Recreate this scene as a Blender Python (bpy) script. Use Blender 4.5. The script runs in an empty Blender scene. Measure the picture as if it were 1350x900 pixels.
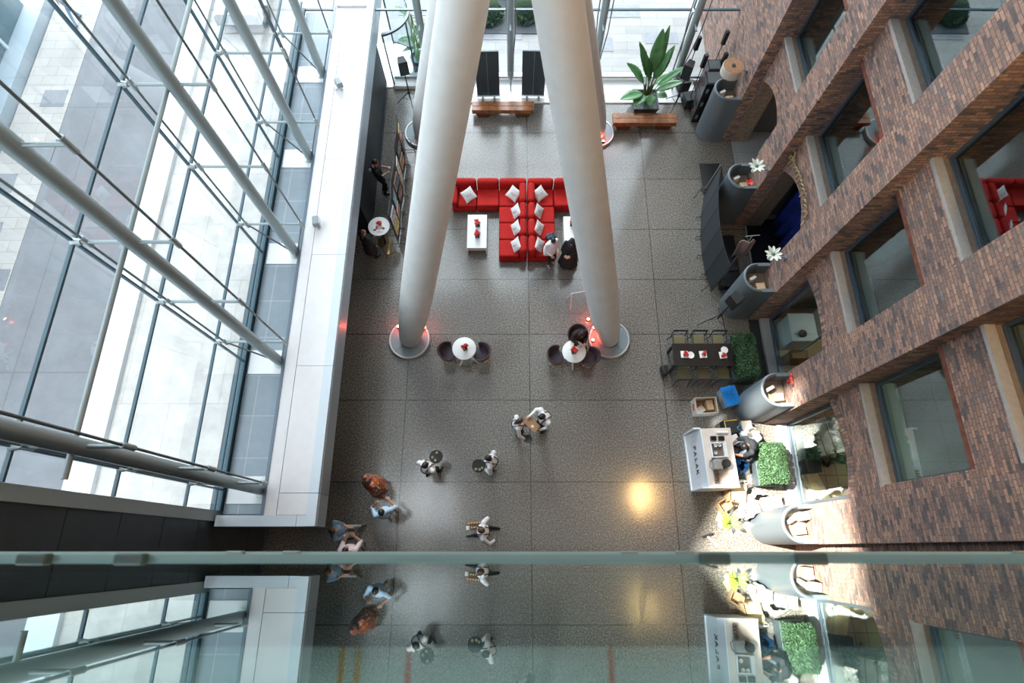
import bpy, bmesh, math, random
import numpy as np
from mathutils import Vector, Matrix
random.seed(11)
PI = math.pi
SC = bpy.context.scene
COL = SC.collection
# ------------------------------------------------------------------ camera constants
H = 17.0
ALPHA = math.atan(274 / 750)
CA, SA = math.cos(ALPHA), math.sin(ALPHA)
def G(px, py, z=0.0):
    """where the sight line of a photo point meets the height z"""
    u = (px - 675) / 750; v = (450 - py) / 750
    d = (u, SA + v * CA, -CA + v * SA); t = (z - H) / d[2]
    return Vector((t * d[0], t * d[1], z))

# ------------------------------------------------------------------ materials
MATS = {}
def nodes_of(m):
    m.use_nodes = True
    return m.node_tree.nodes, m.node_tree.links
def mat(name, col, rough=0.6, metal=0.0, var=0.0, scale=8.0, bump=0.0, bscale=60.0, emit=None, estr=0.0, spec=0.5, sheen=0.0, trans=0.0):
    if name in MATS: return MATS[name]
    m = bpy.data.materials.new(name); N, L = nodes_of(m)
    b = N['Principled BSDF']
    b.inputs['Base Color'].default_value = (*col, 1); b.inputs['Roughness'].default_value = rough
    b.inputs['Metallic'].default_value = metal; b.inputs['Specular IOR Level'].default_value = spec
    if sheen: b.inputs['Sheen Weight'].default_value = sheen
    if trans: b.inputs['Transmission Weight'].default_value = trans
    tc = N.new('ShaderNodeTexCoord')
    if var:
        n = N.new('ShaderNodeTexNoise'); n.inputs['Scale'].default_value = scale; n.inputs['Detail'].default_value = 4
        r = N.new('ShaderNodeValToRGB')
        r.color_ramp.elements[0].position = .3; r.color_ramp.elements[1].position = .7
        r.color_ramp.elements[0].color = (*[max(0, c * (1 - var)) for c in col], 1)
        r.color_ramp.elements[1].color = (*[min(1, c * (1 + var)) for c in col], 1)
        L.new(tc.outputs['Object'], n.inputs['Vector']); L.new(n.outputs['Fac'], r.inputs['Fac']); L.new(r.outputs['Color'], b.inputs['Base Color'])
    if bump:
        n2 = N.new('ShaderNodeTexNoise'); n2.inputs['Scale'].default_value = bscale
        bp = N.new('ShaderNodeBump'); bp.inputs['Strength'].default_value = bump; bp.inputs['Distance'].default_value = .02
        L.new(tc.outputs['Object'], n2.inputs['Vector']); L.new(n2.outputs['Fac'], bp.inputs['Height']); L.new(bp.outputs['Normal'], b.inputs['Normal'])
    if emit:
        b.inputs['Emission Color'].default_value = (*emit, 1); b.inputs['Emission Strength'].default_value = estr
    MATS[name] = m
    return m

def glass_mat(name, tint, refl=(1, 1, 1), rough=0.0, extra=0.0):
    """architectural pane: Schlick reflection over a tinted clear pane, the same from both faces"""
    m = bpy.data.materials.new(name); N, L = nodes_of(m)
    N.remove(N['Principled BSDF']); out = N['Material Output']
    g = N.new('ShaderNodeNewGeometry'); dot = N.new('ShaderNodeVectorMath'); dot.operation = 'DOT_PRODUCT'
    L.new(g.outputs['Normal'], dot.inputs[0]); L.new(g.outputs['Incoming'], dot.inputs[1])
    def M(op, a, b=None):
        n = N.new('ShaderNodeMath'); n.operation = op
        for i, x in enumerate((a, b)):
            if x is None: continue
            if isinstance(x, (int, float)): n.inputs[i].default_value = x
            else: L.new(x, n.inputs[i])
        return n.outputs[0]
    c = M('ABSOLUTE', dot.outputs['Value']); k = M('POWER', M('SUBTRACT', 1.0, c), 5.0)
    f = M('ADD', M('MULTIPLY', k, .955 - extra), .045 + extra)
    tr = N.new('ShaderNodeBsdfTransparent'); tr.inputs['Color'].default_value = (*tint, 1)
    gl = N.new('ShaderNodeBsdfGlossy'); gl.inputs['Color'].default_value = (*refl, 1); gl.inputs['Roughness'].default_value = rough
    mx = N.new('ShaderNodeMixShader'); L.new(f, mx.inputs[0]); L.new(tr.outputs[0], mx.inputs[1]); L.new(gl.outputs[0], mx.inputs[2])
    L.new(mx.outputs[0], out.inputs['Surface'])
    MATS[name] = m
    return m

def brick_mat(name, stops, mortar, bw=.215, bh=.075, vert=False, rough=.85):
    m = bpy.data.materials.new(name); N, L = nodes_of(m); b = N['Principled BSDF']
    tc = N.new('ShaderNodeNewGeometry'); sp = N.new('ShaderNodeSeparateXYZ'); L.new(tc.outputs['Position'], sp.inputs[0])
    ad = N.new('ShaderNodeMath'); ad.operation = 'ADD'; L.new(sp.outputs['X'], ad.inputs[0]); L.new(sp.outputs['Y'], ad.inputs[1])
    cb = N.new('ShaderNodeCombineXYZ')
    if vert: L.new(sp.outputs['Z'], cb.inputs['X']); L.new(ad.outputs[0], cb.inputs['Y'])
    else: L.new(ad.outputs[0], cb.inputs['X']); L.new(sp.outputs['Z'], cb.inputs['Y'])
    # a little wobble so courses are hand laid
    nz = N.new('ShaderNodeTexNoise'); nz.inputs['Scale'].default_value = 3; L.new(tc.outputs['Position'], nz.inputs['Vector'])
    wm = N.new('ShaderNodeVectorMath'); wm.operation = 'SCALE'; wm.inputs['Scale'].default_value = .02; L.new(nz.outputs['Color'], wm.inputs[0])
    wa = N.new('ShaderNodeVectorMath'); wa.operation = 'ADD'; L.new(cb.outputs[0], wa.inputs[0]); L.new(wm.outputs[0], wa.inputs[1])
    t = N.new('ShaderNodeTexBrick'); L.new(wa.outputs[0], t.inputs['Vector'])
    t.inputs['Scale'].default_value = 1; t.inputs['Brick Width'].default_value = bw; t.inputs['Row Height'].default_value = bh
    t.inputs['Mortar Size'].default_value = .008; t.inputs['Mortar Smooth'].default_value = .2; t.inputs['Bias'].default_value = 0
    t.inputs['Color1'].default_value = (0, 0, 0, 1); t.inputs['Color2'].default_value = (1, 1, 1, 1); t.inputs['Mortar'].default_value = (.5, .5, .5, 1)
    n1 = N.new('ShaderNodeTexNoise'); n1.inputs['Scale'].default_value = 1.1; n1.inputs['Detail'].default_value = 6; L.new(tc.outputs['Position'], n1.inputs['Vector'])
    mr = N.new('ShaderNodeMapRange'); mr.inputs['From Min'].default_value = .3; mr.inputs['From Max'].default_value = .7; mr.inputs['To Min'].default_value = -.28; mr.inputs['To Max'].default_value = .28
    L.new(n1.outputs['Fac'], mr.inputs['Value'])
    s = N.new('ShaderNodeMath'); s.operation = 'ADD'; L.new(t.outputs['Color'], s.inputs[0]); L.new(mr.outputs[0], s.inputs[1])
    r = N.new('ShaderNodeValToRGB'); el = r.color_ramp.elements
    for i, (p, c) in enumerate(stops):
        e = el[i] if i < 2 else el.new(p)
        e.position = p; e.color = (*c, 1)
    L.new(s.outputs[0], r.inputs['Fac'])
    # fine surface grain and pale lime bloom
    n3 = N.new('ShaderNodeTexNoise'); n3.inputs['Scale'].default_value = 26; n3.inputs['Detail'].default_value = 5; L.new(tc.outputs['Position'], n3.inputs['Vector'])
    m3 = N.new('ShaderNodeMix'); m3.data_type = 'RGBA'; m3.blend_type = 'MULTIPLY'; m3.inputs['Factor'].default_value = .55
    r3 = N.new('ShaderNodeValToRGB'); r3.color_ramp.elements[0].color = (.45, .45, .47, 1); r3.color_ramp.elements[1].color = (1.25, 1.2, 1.15, 1)
    r3.color_ramp.elements[0].position = .3; r3.color_ramp.elements[1].position = .7
    L.new(n3.outputs['Fac'], r3.inputs['Fac']); L.new(r.outputs['Color'], m3.inputs['A']); L.new(r3.outputs['Color'], m3.inputs['B'])
    n4 = N.new('ShaderNodeTexNoise'); n4.inputs['Scale'].default_value = .8; n4.inputs['Detail'].default_value = 8; n4.inputs['Roughness'].default_value = .75
    mp = N.new('ShaderNodeMapping'); mp.inputs['Location'].default_value = (3, 8, 5); L.new(tc.outputs['Position'], mp.inputs['Vector']); L.new(mp.outputs[0], n4.inputs['Vector'])
    r4 = N.new('ShaderNodeValToRGB'); r4.color_ramp.elements[0].position = .62; r4.color_ramp.elements[1].position = .75
    r4.color_ramp.elements[0].color = (0, 0, 0, 1); r4.color_ramp.elements[1].color = (.5, .5, .5, 1)
    L.new(n4.outputs['Fac'], r4.inputs['Fac'])
    m4 = N.new('ShaderNodeMix'); m4.data_type = 'RGBA'; m4.inputs['B'].default_value = (.5, .45, .42, 1)
    L.new(r4.outputs['Color'], m4.inputs['Factor']); L.new(m3.outputs['Result'], m4.inputs['A'])
    mm = N.new('ShaderNodeMix'); mm.data_type = 'RGBA'; mm.inputs['B'].default_value = (*mortar, 1)
    L.new(t.outputs['Fac'], mm.inputs['Factor']); L.new(m4.outputs['Result'], mm.inputs['A']); L.new(mm.outputs['Result'], b.inputs['Base Color'])
    b.inputs['Roughness'].default_value = rough
    bp = N.new('ShaderNodeBump'); bp.inputs['Strength'].default_value = .9; bp.inputs['Distance'].default_value = .02; bp.invert = True
    L.new(t.outputs['Fac'], bp.inputs['Height']); L.new(bp.outputs['Normal'], b.inputs['Normal'])
    MATS[name] = m
    return m

def line_mask(N, L, sock, vals, w):
    acc = None
    for v in vals:
        n = N.new('ShaderNodeMath'); n.operation = 'COMPARE'; n.inputs[1].default_value = v; n.inputs[2].default_value = w; L.new(sock, n.inputs[0])
        if acc is None: acc = n.outputs[0]
        else:
            a = N.new('ShaderNodeMath'); a.operation = 'MAXIMUM'; L.new(acc, a.inputs[0]); L.new(n.outputs[0], a.inputs[1]); acc = a.outputs[0]
    return acc

def floor_mat():
    m = bpy.data.materials.new('speckled_granite'); N, L = nodes_of(m); b = N['Principled BSDF']
    g = N.new('ShaderNodeNewGeometry'); sp = N.new('ShaderNodeSeparateXYZ'); L.new(g.outputs['Position'], sp.inputs[0])
    n1 = N.new('ShaderNodeTexNoise'); n1.inputs['Scale'].default_value = 24; n1.inputs['Detail'].default_value = 5; n1.inputs['Roughness'].default_value = .85
    L.new(g.outputs['Position'], n1.inputs['Vector'])
    r = N.new('ShaderNodeValToRGB'); el = r.color_ramp.elements
    el[0].position = .38; el[0].color = (.045, .042, .037, 1); el[1].position = .62; el[1].color = (.36, .335, .30, 1)
    e = el.new(.5); e.color = (.14, .129, .115, 1)
    L.new(n1.outputs['Fac'], r.inputs['Fac'])
    n2 = N.new('ShaderNodeTexNoise'); n2.inputs['Scale'].default_value = .45; n2.inputs['Detail'].default_value = 3; L.new(g.outputs['Position'], n2.inputs['Vector'])
    mr = N.new('ShaderNodeMapRange'); mr.inputs['To Min'].default_value = .8; mr.inputs['To Max'].default_value = 1.2; L.new(n2.outputs['Fac'], mr.inputs['Value'])
    mv = N.new('ShaderNodeVectorMath'); mv.operation = 'SCALE'; L.new(r.outputs['Color'], mv.inputs[0]); L.new(mr.outputs[0], mv.inputs['Scale'])
    a = line_mask(N, L, sp.outputs['X'], [-7.1, -3.25, .55, 4.7, 8.6], .012)
    c = line_mask(N, L, sp.outputs['Y'], [-.3, 1.85, 4.3, 6.46, 8.4, 10.3, 12.35, 14.37], .012)
    mx = N.new('ShaderNodeMath'); mx.operation = 'MAXIMUM'; L.new(a, mx.inputs[0]); L.new(c, mx.inputs[1])
    mi = N.new('ShaderNodeMix'); mi.data_type = 'RGBA'; mi.inputs['B'].default_value = (.04, .035, .03, 1)
    L.new(mx.outputs[0], mi.inputs['Factor']); L.new(mv.outputs[0], mi.inputs['A']); L.new(mi.outputs['Result'], b.inputs['Base Color'])
    b.inputs['Roughness'].default_value = .155; b.inputs['Specular IOR Level'].default_value = 1.0; b.inputs['IOR'].default_value = 1.6
    MATS['speckled_granite'] = m
    return m

def tile_mat(name, c1, c2, grout, sx, sy, off=0.0, rough=.5, grout_w=.012, noise=0.0):
    """rectangular slabs on a horizontal surface"""
    m = bpy.data.materials.new(name); N, L = nodes_of(m); b = N['Principled BSDF']
    g = N.new('ShaderNodeNewGeometry')
    t = N.new('ShaderNodeTexBrick'); L.new(g.outputs['Position'], t.inputs['Vector']); t.offset = off
    t.inputs['Scale'].default_value = 1; t.inputs['Brick Width'].default_value = sx; t.inputs['Row Height'].default_value = sy
    t.inputs['Mortar Size'].default_value = grout_w; t.inputs['Color1'].default_value = (*c1, 1); t.inputs['Color2'].default_value = (*c2, 1); t.inputs['Mortar'].default_value = (*grout, 1)
    src = t.outputs['Color']
    if noise:
        n = N.new('ShaderNodeTexNoise'); n.inputs['Scale'].default_value = 1.2; n.inputs['Detail'].default_value = 8; n.inputs['Roughness'].default_value = .7; L.new(g.outputs['Position'], n.inputs['Vector'])
        mr = N.new('ShaderNodeMapRange'); mr.inputs['From Min'].default_value = .3; mr.inputs['From Max'].default_value = .7; mr.inputs['To Min'].default_value = 1 - noise; mr.inputs['To Max'].default_value = 1 + noise; L.new(n.outputs['Fac'], mr.inputs['Value'])
        v = N.new('ShaderNodeVectorMath'); v.operation = 'SCALE'; L.new(src, v.inputs[0]); L.new(mr.outputs[0], v.inputs['Scale']); src = v.outputs[0]
    L.new(src, b.inputs['Base Color']); b.inputs['Roughness'].default_value = rough
    MATS[name] = m
    return m

# ------------------------------------------------------------------ mesh builder
class MB:
    def __init__(s): s.bm = bmesh.new(); s.mi = 0
    def _tag(s, faces):
        for f in faces: f.material_index = s.mi
    def m(s, i): s.mi = i; return s
    def box(s, c, d, rz=0, M=None):
        r = bmesh.ops.create_cube(s.bm, size=1)
        T = Matrix.Translation(c) @ Matrix.Rotation(rz, 4, 'Z') @ Matrix.Diagonal((*d, 1))
        if M is not None: T = M @ T
        bmesh.ops.transform(s.bm, matrix=T, verts=r['verts'])
        fs = set(f for v in r['verts'] for f in v.link_faces); s._tag(fs); return s
    def bx(s, x0, x1, y0, y1, z0, z1):
        return s.box(((x0 + x1) / 2, (y0 + y1) / 2, (z0 + z1) / 2), (abs(x1 - x0), abs(y1 - y0), abs(z1 - z0)))
    def cyl(s, p0, p1, r0, r1=None, n=12, caps=True):
        r1 = r0 if r1 is None else r1
        p0 = Vector(p0); p1 = Vector(p1); d = p1 - p0
        q = d.to_track_quat('Z', 'Y').to_matrix().to_4x4()
        r = bmesh.ops.create_cone(s.bm, cap_ends=caps, segments=n, radius1=max(r0, 1e-4), radius2=max(r1, 1e-4), depth=d.length)
        bmesh.ops.transform(s.bm, matrix=Matrix.Translation((p0 + p1) / 2) @ q, verts=r['verts'])
        s._tag(set(f for v in r['verts'] for f in v.link_faces)); return s
    def tube(s, pts, r, n=8, closed=False):
        pts = [Vector(p) for p in pts]; rad = r if isinstance(r, (list, tuple)) else [r] * len(pts)
        rings = []; up = Vector((0, 0, 1)); prev = None
        for i, p in enumerate(pts):
            if closed: d = pts[(i + 1) % len(pts)] - pts[i - 1]
            else: d = pts[min(i + 1, len(pts) - 1)] - pts[max(i - 1, 0)]
            d.normalize()
            a = (prev - d * prev.dot(d)) if prev is not None else (up.cross(d) if abs(up.dot(d)) < .95 else Vector((1, 0, 0)).cross(d))
            a.normalize(); prev = a; b = d.cross(a)
            rings.append([s.bm.verts.new(p + (a * math.cos(2 * PI * k / n) + b * math.sin(2 * PI * k / n)) * rad[i]) for k in range(n)])
        fs = []
        m = len(rings)
        for i in range(m if closed else m - 1):
            A, B = rings[i], rings[(i + 1) % m]
            for k in range(n): fs.append(s.bm.faces.new((A[k], A[(k + 1) % n], B[(k + 1) % n], B[k])))
        if not closed:
            fs.append(s.bm.faces.new(rings[0][::-1])); fs.append(s.bm.faces.new(rings[-1]))
        s._tag(fs); return s
    def ell(s, c, r, rot=None, nu=16, nv=10):
        q = bmesh.ops.create_uvsphere(s.bm, u_segments=nu, v_segments=nv, radius=1)
        T = Matrix.Translation(c)
        if rot is not None: T = T @ rot
        r = (r, r, r) if isinstance(r, (int, float)) else r
        bmesh.ops.transform(s.bm, matrix=T @ Matrix.Diagonal((*r, 1)), verts=q['verts'])
        s._tag(set(f for v in q['verts'] for f in v.link_faces)); return s
    def lathe(s, prof, c=(0, 0, 0), n=24, a0=0, a1=2 * PI):
        """prof: (radius, z) pairs"""
        full = abs(a1 - a0 - 2 * PI) < 1e-6
        cols = []
        k_n = n if full else n + 1
        for k in range(k_n):
            a = a0 + (a1 - a0) * k / n
            cols.append([s.bm.verts.new((c[0] + r * math.cos(a), c[1] + r * math.sin(a), c[2] + z)) for r, z in prof])
        fs = []
        for k in range(n):
            A, B = cols[k], cols[(k + 1) % k_n]
            for i in range(len(prof) - 1):
                fs.append(s.bm.faces.new((A[i], B[i], B[i + 1], A[i + 1])))
        s._tag(fs); return s
    def prism(s, poly, h0, h1, axis='Z'):
        """poly: 2d outline; axis Z -> (x,y), axis X -> (y,z), axis Y -> (x,z)"""
        def P(a, b, h):
            return (a, b, h) if axis == 'Z' else ((h, a, b) if axis == 'X' else (a, h, b))
        A = [s.bm.verts.new(P(a, b, h0)) for a, b in poly]; B = [s.bm.verts.new(P(a, b, h1)) for a, b in poly]
        n = len(poly); fs = [s.bm.faces.new(A[::-1]), s.bm.faces.new(B)]
        for i in range(n): fs.append(s.bm.faces.new((A[i], A[(i + 1) % n], B[(i + 1) % n], B[i])))
        s._tag(fs); return s
    def grid(s, f, nu, nv):
        V = [[s.bm.verts.new(f(i / nu, j / nv)) for j in range(nv + 1)] for i in range(nu + 1)]
        fs = [s.bm.faces.new((V[i][j], V[i + 1][j], V[i + 1][j + 1], V[i][j + 1])) for i in range(nu) for j in range(nv)]
        s._tag(fs); return s
    def build(s, name, m, parent=None, smooth=False, bevel=0.0, bseg=2, solid=0.0, sub=0, loc=None, rot=None):
        bmesh.ops.recalc_face_normals(s.bm, faces=s.bm.faces[:])
        me = bpy.data.meshes.new(name); s.bm.to_mesh(me); s.bm.free()
        for x in (m if isinstance(m, (list, tuple)) else [m]): me.materials.append(x)
        if smooth:
            for p in me.polygons: p.use_smooth = True
            try: me.set_sharp_from_angle(angle=math.radians(40))
            except Exception: pass
        o = bpy.data.objects.new(name, me); COL.objects.link(o)
        if parent is not None: o.parent = parent
        if loc is not None: o.location = loc
        if rot is not None: o.rotation_euler = rot
        if solid:
            k = o.modifiers.new('solid', 'SOLIDIFY'); k.thickness = solid; k.offset = 0
        if bevel:
            k = o.modifiers.new('bevel', 'BEVEL'); k.width = bevel; k.segments = bseg; k.limit_method = 'ANGLE'
        if sub:
            k = o.modifiers.new('sub', 'SUBSURF'); k.levels = sub; k.render_levels = sub
        return o

def tag(o, label=None, cat=None, group=None, kind=None):
    if label: o['label'] = label
    if cat: o['category'] = cat
    if group: o['group'] = group
    if kind: o['kind'] = kind
    return o
def thing(name, label, cat, loc=(0, 0, 0), rz=0.0, group=None):
    o = bpy.data.objects.new(name, None); COL.objects.link(o); o.empty_display_size = .1
    o.location = loc; o.rotation_euler = (0, 0, rz)
    return tag(o, label, cat, group, 'thing')
def kids(o): return [c for c in bpy.data.objects if c.parent == o]
def copy_tree(o, parent=None):
    c = o.copy(); COL.objects.link(c)
    if parent is not None: c.parent = parent
    for ch in kids(o): copy_tree(ch, c)
    return c
def dup(o, loc, rz, label, group=None):
    c = copy_tree(o); c.location = loc; c.rotation_euler = (0, 0, rz); c['label'] = label
    if group: c['group'] = group
    return c
def struct(o, label=None):
    o['kind'] = 'structure'
    if label: o['label'] = label
    return o
def txt(body, size, m, parent, loc, rot, name='lettering', depth=.004, sx=1.0):
    cu = bpy.data.curves.new(name, 'FONT'); cu.body = body; cu.size = size; cu.extrude = depth; cu.align_x = 'CENTER'; cu.align_y = 'CENTER'; cu.space_character = sx
    t = bpy.data.objects.new(name + '_curve', cu); COL.objects.link(t)
    dg = bpy.context.evaluated_depsgraph_get(); me = bpy.data.meshes.new_from_object(t.evaluated_get(dg))
    bpy.data.objects.remove(t); me.materials.clear(); me.materials.append(m)
    o = bpy.data.objects.new(name, me); COL.objects.link(o); o.parent = parent; o.location = loc; o.rotation_euler = rot
    return o

# palette
M_white = mat('white_paint', (.80, .81, .82), .45)
M_colwhite = mat('column_plaster', (.78, .77, .755), .55, var=.04, scale=3)
M_ledge = mat('ledge_panel', (.72, .70, .71), .7, var=.025, scale=5, bump=.1)
M_ledgetrim = mat('pale_metal_trim', (.58, .64, .70), .4)
M_fascia = mat('grey_fascia', (.34, .40, .46), .3, metal=.15, var=.05, scale=2)
M_steel = mat('grey_steel_tube', (.30, .355, .365), .35, metal=.2)
M_cable = mat('steel_cable', (.20, .22, .22), .35, metal=.7)
M_node = mat('cast_steel', (.42, .46, .47), .35, metal=.6)
M_joint = mat('glazing_gasket', (.035, .085, .115), .35)
M_dark = mat('dark_cladding', (.028, .035, .044), .45, var=.15, scale=3)
M_black = mat('black_matte', (.012, .012, .013), .6)
M_part = mat('blue_black_panel', (.010, .017, .021), .6)
M_blackgl = mat('black_lacquer', (.010, .010, .012), .3)
M_dgrey = mat('dark_grey_fabric', (.022, .030, .036), .9, var=.2, scale=30)
M_grey = mat('mid_grey_paint', (.25, .28, .30), .4)
M_plinth = mat('white_stone', (.78, .79, .80), .4)
M_conc = mat('concrete_sill', (.46, .43, .40), .8, var=.08, scale=12)
M_frame = mat('blue_grey_frame', (.10, .135, .17), .35, metal=.4)
M_red = mat('red_velvet', (.42, .014, .012), .8, var=.1, scale=6, spec=.2)
M_redflower = mat('red_petals', (.62, .02, .015), .55)
M_wood = mat('bench_wood', (.27, .10, .035), .38, var=.45, scale=5)
M_ltwood = mat('pale_plywood', (.62, .43, .23), .6, var=.1, scale=10)
M_kraft = mat('kraft_card', (.50, .35, .21), .8, var=.08, scale=10)
M_paper = mat('white_paper', (.80, .80, .79), .8)
M_skin = mat('skin', (.56, .33, .24), .5)
M_skin2 = mat('tan_skin', (.45, .24, .16), .5)
M_hair = mat('black_hair', (.012, .009, .008), .45)
M_hair2 = mat('brown_hair', (.07, .035, .02), .5)
M_lips = mat('lips', (.42, .12, .10), .5)
M_eye = mat('eye', (.02, .015, .012), .2)
M_shirtw = mat('white_shirt', (.88, .87, .89), .8, bump=.25, bscale=18)
M_trous = mat('black_trousers', (.014, .013, .014), .85)
M_shoe = mat('black_shoes', (.012, .011, .011), .35)
M_leaf = mat('plant_leaf', (.085, .235, .085), .4, var=.3, scale=5)
M_leaf2 = mat('yellow_green_leaf', (.24, .40, .05), .45, var=.25, scale=6)
M_brass = mat('brass', (.66, .46, .18), .25, metal=.9)
M_gold = mat('gilt', (.58, .47, .26), .38, metal=.7)
M_burg = mat('plum_upholstery', (.045, .018, .028), .6, sheen=.2)
M_plum = mat('plum_grey_seat', (.075, .06, .085), .7)
M_olive = mat('olive_seat', (.14, .12, .06), .8)
M_blue = mat('blue_plastic', (.008, .19, .56), .35)
M_bluebag = mat('dark_blue_plastic', (.01, .07, .20), .25)
M_teal = mat('teal_glaze', (.10, .20, .23), .4)
M_gravel = mat('grey_gravel', (.10, .11, .12), .9, var=.6, scale=40)
M_tarp = mat('grey_cloth', (.40, .37, .36), .85, var=.1, scale=6)
M_clear = mat('clear_plastic', (.55, .62, .66), .2)
M_drum = mat('grey_drum_laminate', (.12, .15, .175), .42)
M_copper = mat('brown_disc', (.26, .12, .05), .5, var=.2, scale=14)
M_fern = mat('hedge_leaf', (.055, .125, .055), .6, var=.4, scale=9)
M_soil = mat('soil', (.03, .022, .015), .9)
GL_wall = glass_mat('clear_glazing', (.93, .965, .975))
GL_win = glass_mat('window_glazing', (.50, .68, .70), extra=.13)
GL_bal = glass_mat('balustrade_glazing', (.52, .68, .68), (.92, 1.0, .99))
# ================================================================== THE SETTING
M_floor = floor_mat()
BR = [(-.02, (.15, .125, .13)), (.2, (.30, .195, .170)), (.5, (.40, .245, .195)), (.75, (.50, .295, .225)), (.95, (.62, .37, .265)), (1.12, (.27, .215, .21))]
M_brick = brick_mat('old_red_brick', BR, (.19, .15, .13))
M_brickv = brick_mat('soldier_brick', BR, (.16, .125, .105), bw=.25, bh=.085, vert=True)
M_lintel = mat('red_brick_lintel', (.20, .075, .05), .85, var=.3, scale=7)
M_conc_g = tile_mat('grey_roadway', (.19, .195, .21), (.175, .18, .195), (.14, .14, .15), 2.6, 5.2, 0, .9, .02, noise=.12)
M_cream = tile_mat('cream_forecourt', (.47, .445, .42), (.445, .42, .395), (.34, .32, .29), 3.0, 4.2, .5, .8, .012, noise=.20)
M_paver = tile_mat('plaza_pavers', (.42, .41, .40), (.36, .35, .345), (.28, .27, .265), 1.3, .42, .5, .75, .01, noise=.08)
M_paverd = mat('dark_paver', (.20, .21, .23), .7, var=.08, scale=6)
M_beige = tile_mat('beige_marble', (.30, .245, .185), (.27, .22, .165), (.16, .13, .10), 1.2, .9, 0, .3, .01, noise=.25)
M_tan = tile_mat('tan_floor_tiles', (.33, .19, .10), (.29, .165, .09), (.07, .05, .04), .34, .34, 0, .5, .012)
M_darktile = tile_mat('dark_floor_tiles', (.035, .042, .05), (.03, .036, .044), (.012, .015, .018), .3, .3, 0, .35, .01)
M_lobby = tile_mat('lobby_floor_tiles', (.30, .30, .30), (.27, .27, .28), (.16, .16, .16), .9, .9, 0, .35, .008)
M_blackfl = mat('black_stage_floor', (.008, .009, .014), .35)
M_nightblue = mat('night_blue_drape', (.006, .020, .16), .5, var=.7, scale=2)
M_gutter = tile_mat('grey_roof_glass', (.23, .28, .325), (.21, .26, .30), (.34, .38, .42), 1.3, 1.05, 0, .25, .012, noise=.12)
M_roof = bpy.data.materials.new('light_passing_roof'); _N, _L = nodes_of(M_roof)  # roof made translucent to add soft light from above
_t = _N.new('ShaderNodeBsdfTranslucent'); _t.inputs['Color'].default_value = (.90, .93, .95, 1)
_m = _N.new('ShaderNodeMixShader'); _m.inputs[0].default_value = .13
_L.new(_N['Principled BSDF'].outputs[0], _m.inputs[1]); _L.new(_t.outputs[0], _m.inputs[2]); _L.new(_m.outputs[0], _N['Material Output'].inputs['Surface'])
_N['Principled BSDF'].inputs['Base Color'].default_value = (.75, .75, .75, 1)
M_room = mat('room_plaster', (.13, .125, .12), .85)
M_band = mat('pale_window_board', (.80, .90, .88), .35)

struct(MB().bx(-7.2, 8.0, -1.2, 16.85, -.3, 0).build('floor', M_floor))
# ---- unseen ceiling; its opening and broad eaves are shaped to cut the added beam
c = MB()
DX, DY = .65, .12                                   # slope of the added spot's beam through the roof opening
fx_ = lambda x, y: (x - 20 * DX, y + 20 * DY)
x0, y0 = fx_(5.65, -1.2); x1, y1 = fx_(9.35, 3.2)
for r in [(-10, x0, -5, 17.4), (x1, 9.2, -5, 17.4), (x0, x1, -5, y0), (x0, x1, y1, 17.4)]: c.bx(*r, 20, 20.25)
c.prism([fx_(5.65, -1.2), fx_(5.72, .3), fx_(6.3, 1.2), fx_(6.95, 1.7), fx_(7.25, 2.6), fx_(7.3, 3.2), fx_(5.65, 3.2)], 20, 20.25)  # unseen blockers trimming the beam to the outline of the sunlit patch
c.prism([fx_(9.35, 1.1), fx_(8.1, 1.6), fx_(8.05, 2.3), fx_(8.8, 2.9), fx_(8.8, 3.2), fx_(9.35, 3.2)], 20, 20.25)
struct(c.build('ceiling', M_roof))

# ---- left: ledge over the entrance strip
lg = thing('trim_1', None, None); lg['kind'] = 'structure'; lg['label'] = 'long white ledge roof along the glass wall'
m = MB()
cuts = [.75, 1.25, 4.4, 7.6, 10.77, 13.9, 16.75]
for a, b in zip(cuts[:-1], cuts[1:]):
    m.bx(-5.495, -4.80, a + .006, b - .006, 2.9, 3.15)
m.bx(-5.8, -5.51, .75, 16.75, 2.9, 3.15)
m.build('deck', M_ledge, lg)
m = MB()
cf = [.5, 1.25, 4.4, 7.6, 10.77, 13.9, 16.9, 20.5]
for a, b in zip(cf[:-1], cf[1:]): m.bx(-4.80, -4.57, a + .006, b - .006, 3.02, 3.16)
m.bx(-6.9, -5.02, .5, .75, 3.0, 3.155); m.bx(-5.01, -4.80, .5, .75, 3.0, 3.155)
m.build('edge_trim', M_ledgetrim, lg)
m = MB()
for a, b in zip(cf[:-1], cf[1:]): m.bx(-4.66, -4.56, a + .006, b - .006, 2.4, 3.03)
m.bx(-6.9, -4.66, .5, .6, 2.4, 3.0); m.build('fascia', M_fascia, lg)
MB().bx(-6.9, -4.6, .6, 16.8, 2.38, 2.55).build('soffit', M_dark, lg)
MB().bx(-6.85, -5.86, .78, 16.8, 2.6, 2.95).build('gutter', M_gutter, lg)
MB().bx(-5.87, -5.80, .75, 16.8, 2.9, 3.17).build('upstand', M_frame, lg)
MB().bx(-5.8, -4.6, 16.9, 20.5, 2.9, 3.13).build('outer_deck', M_ledge, lg)
m = MB()
for y in (1.34, 4.56, 7.73, 10.92, 14.13): m.bx(-6.80, -5.88, y - .32, y + .32, 2.93, 2.975)
m.build('post_pad', M_plinth, lg)

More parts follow.
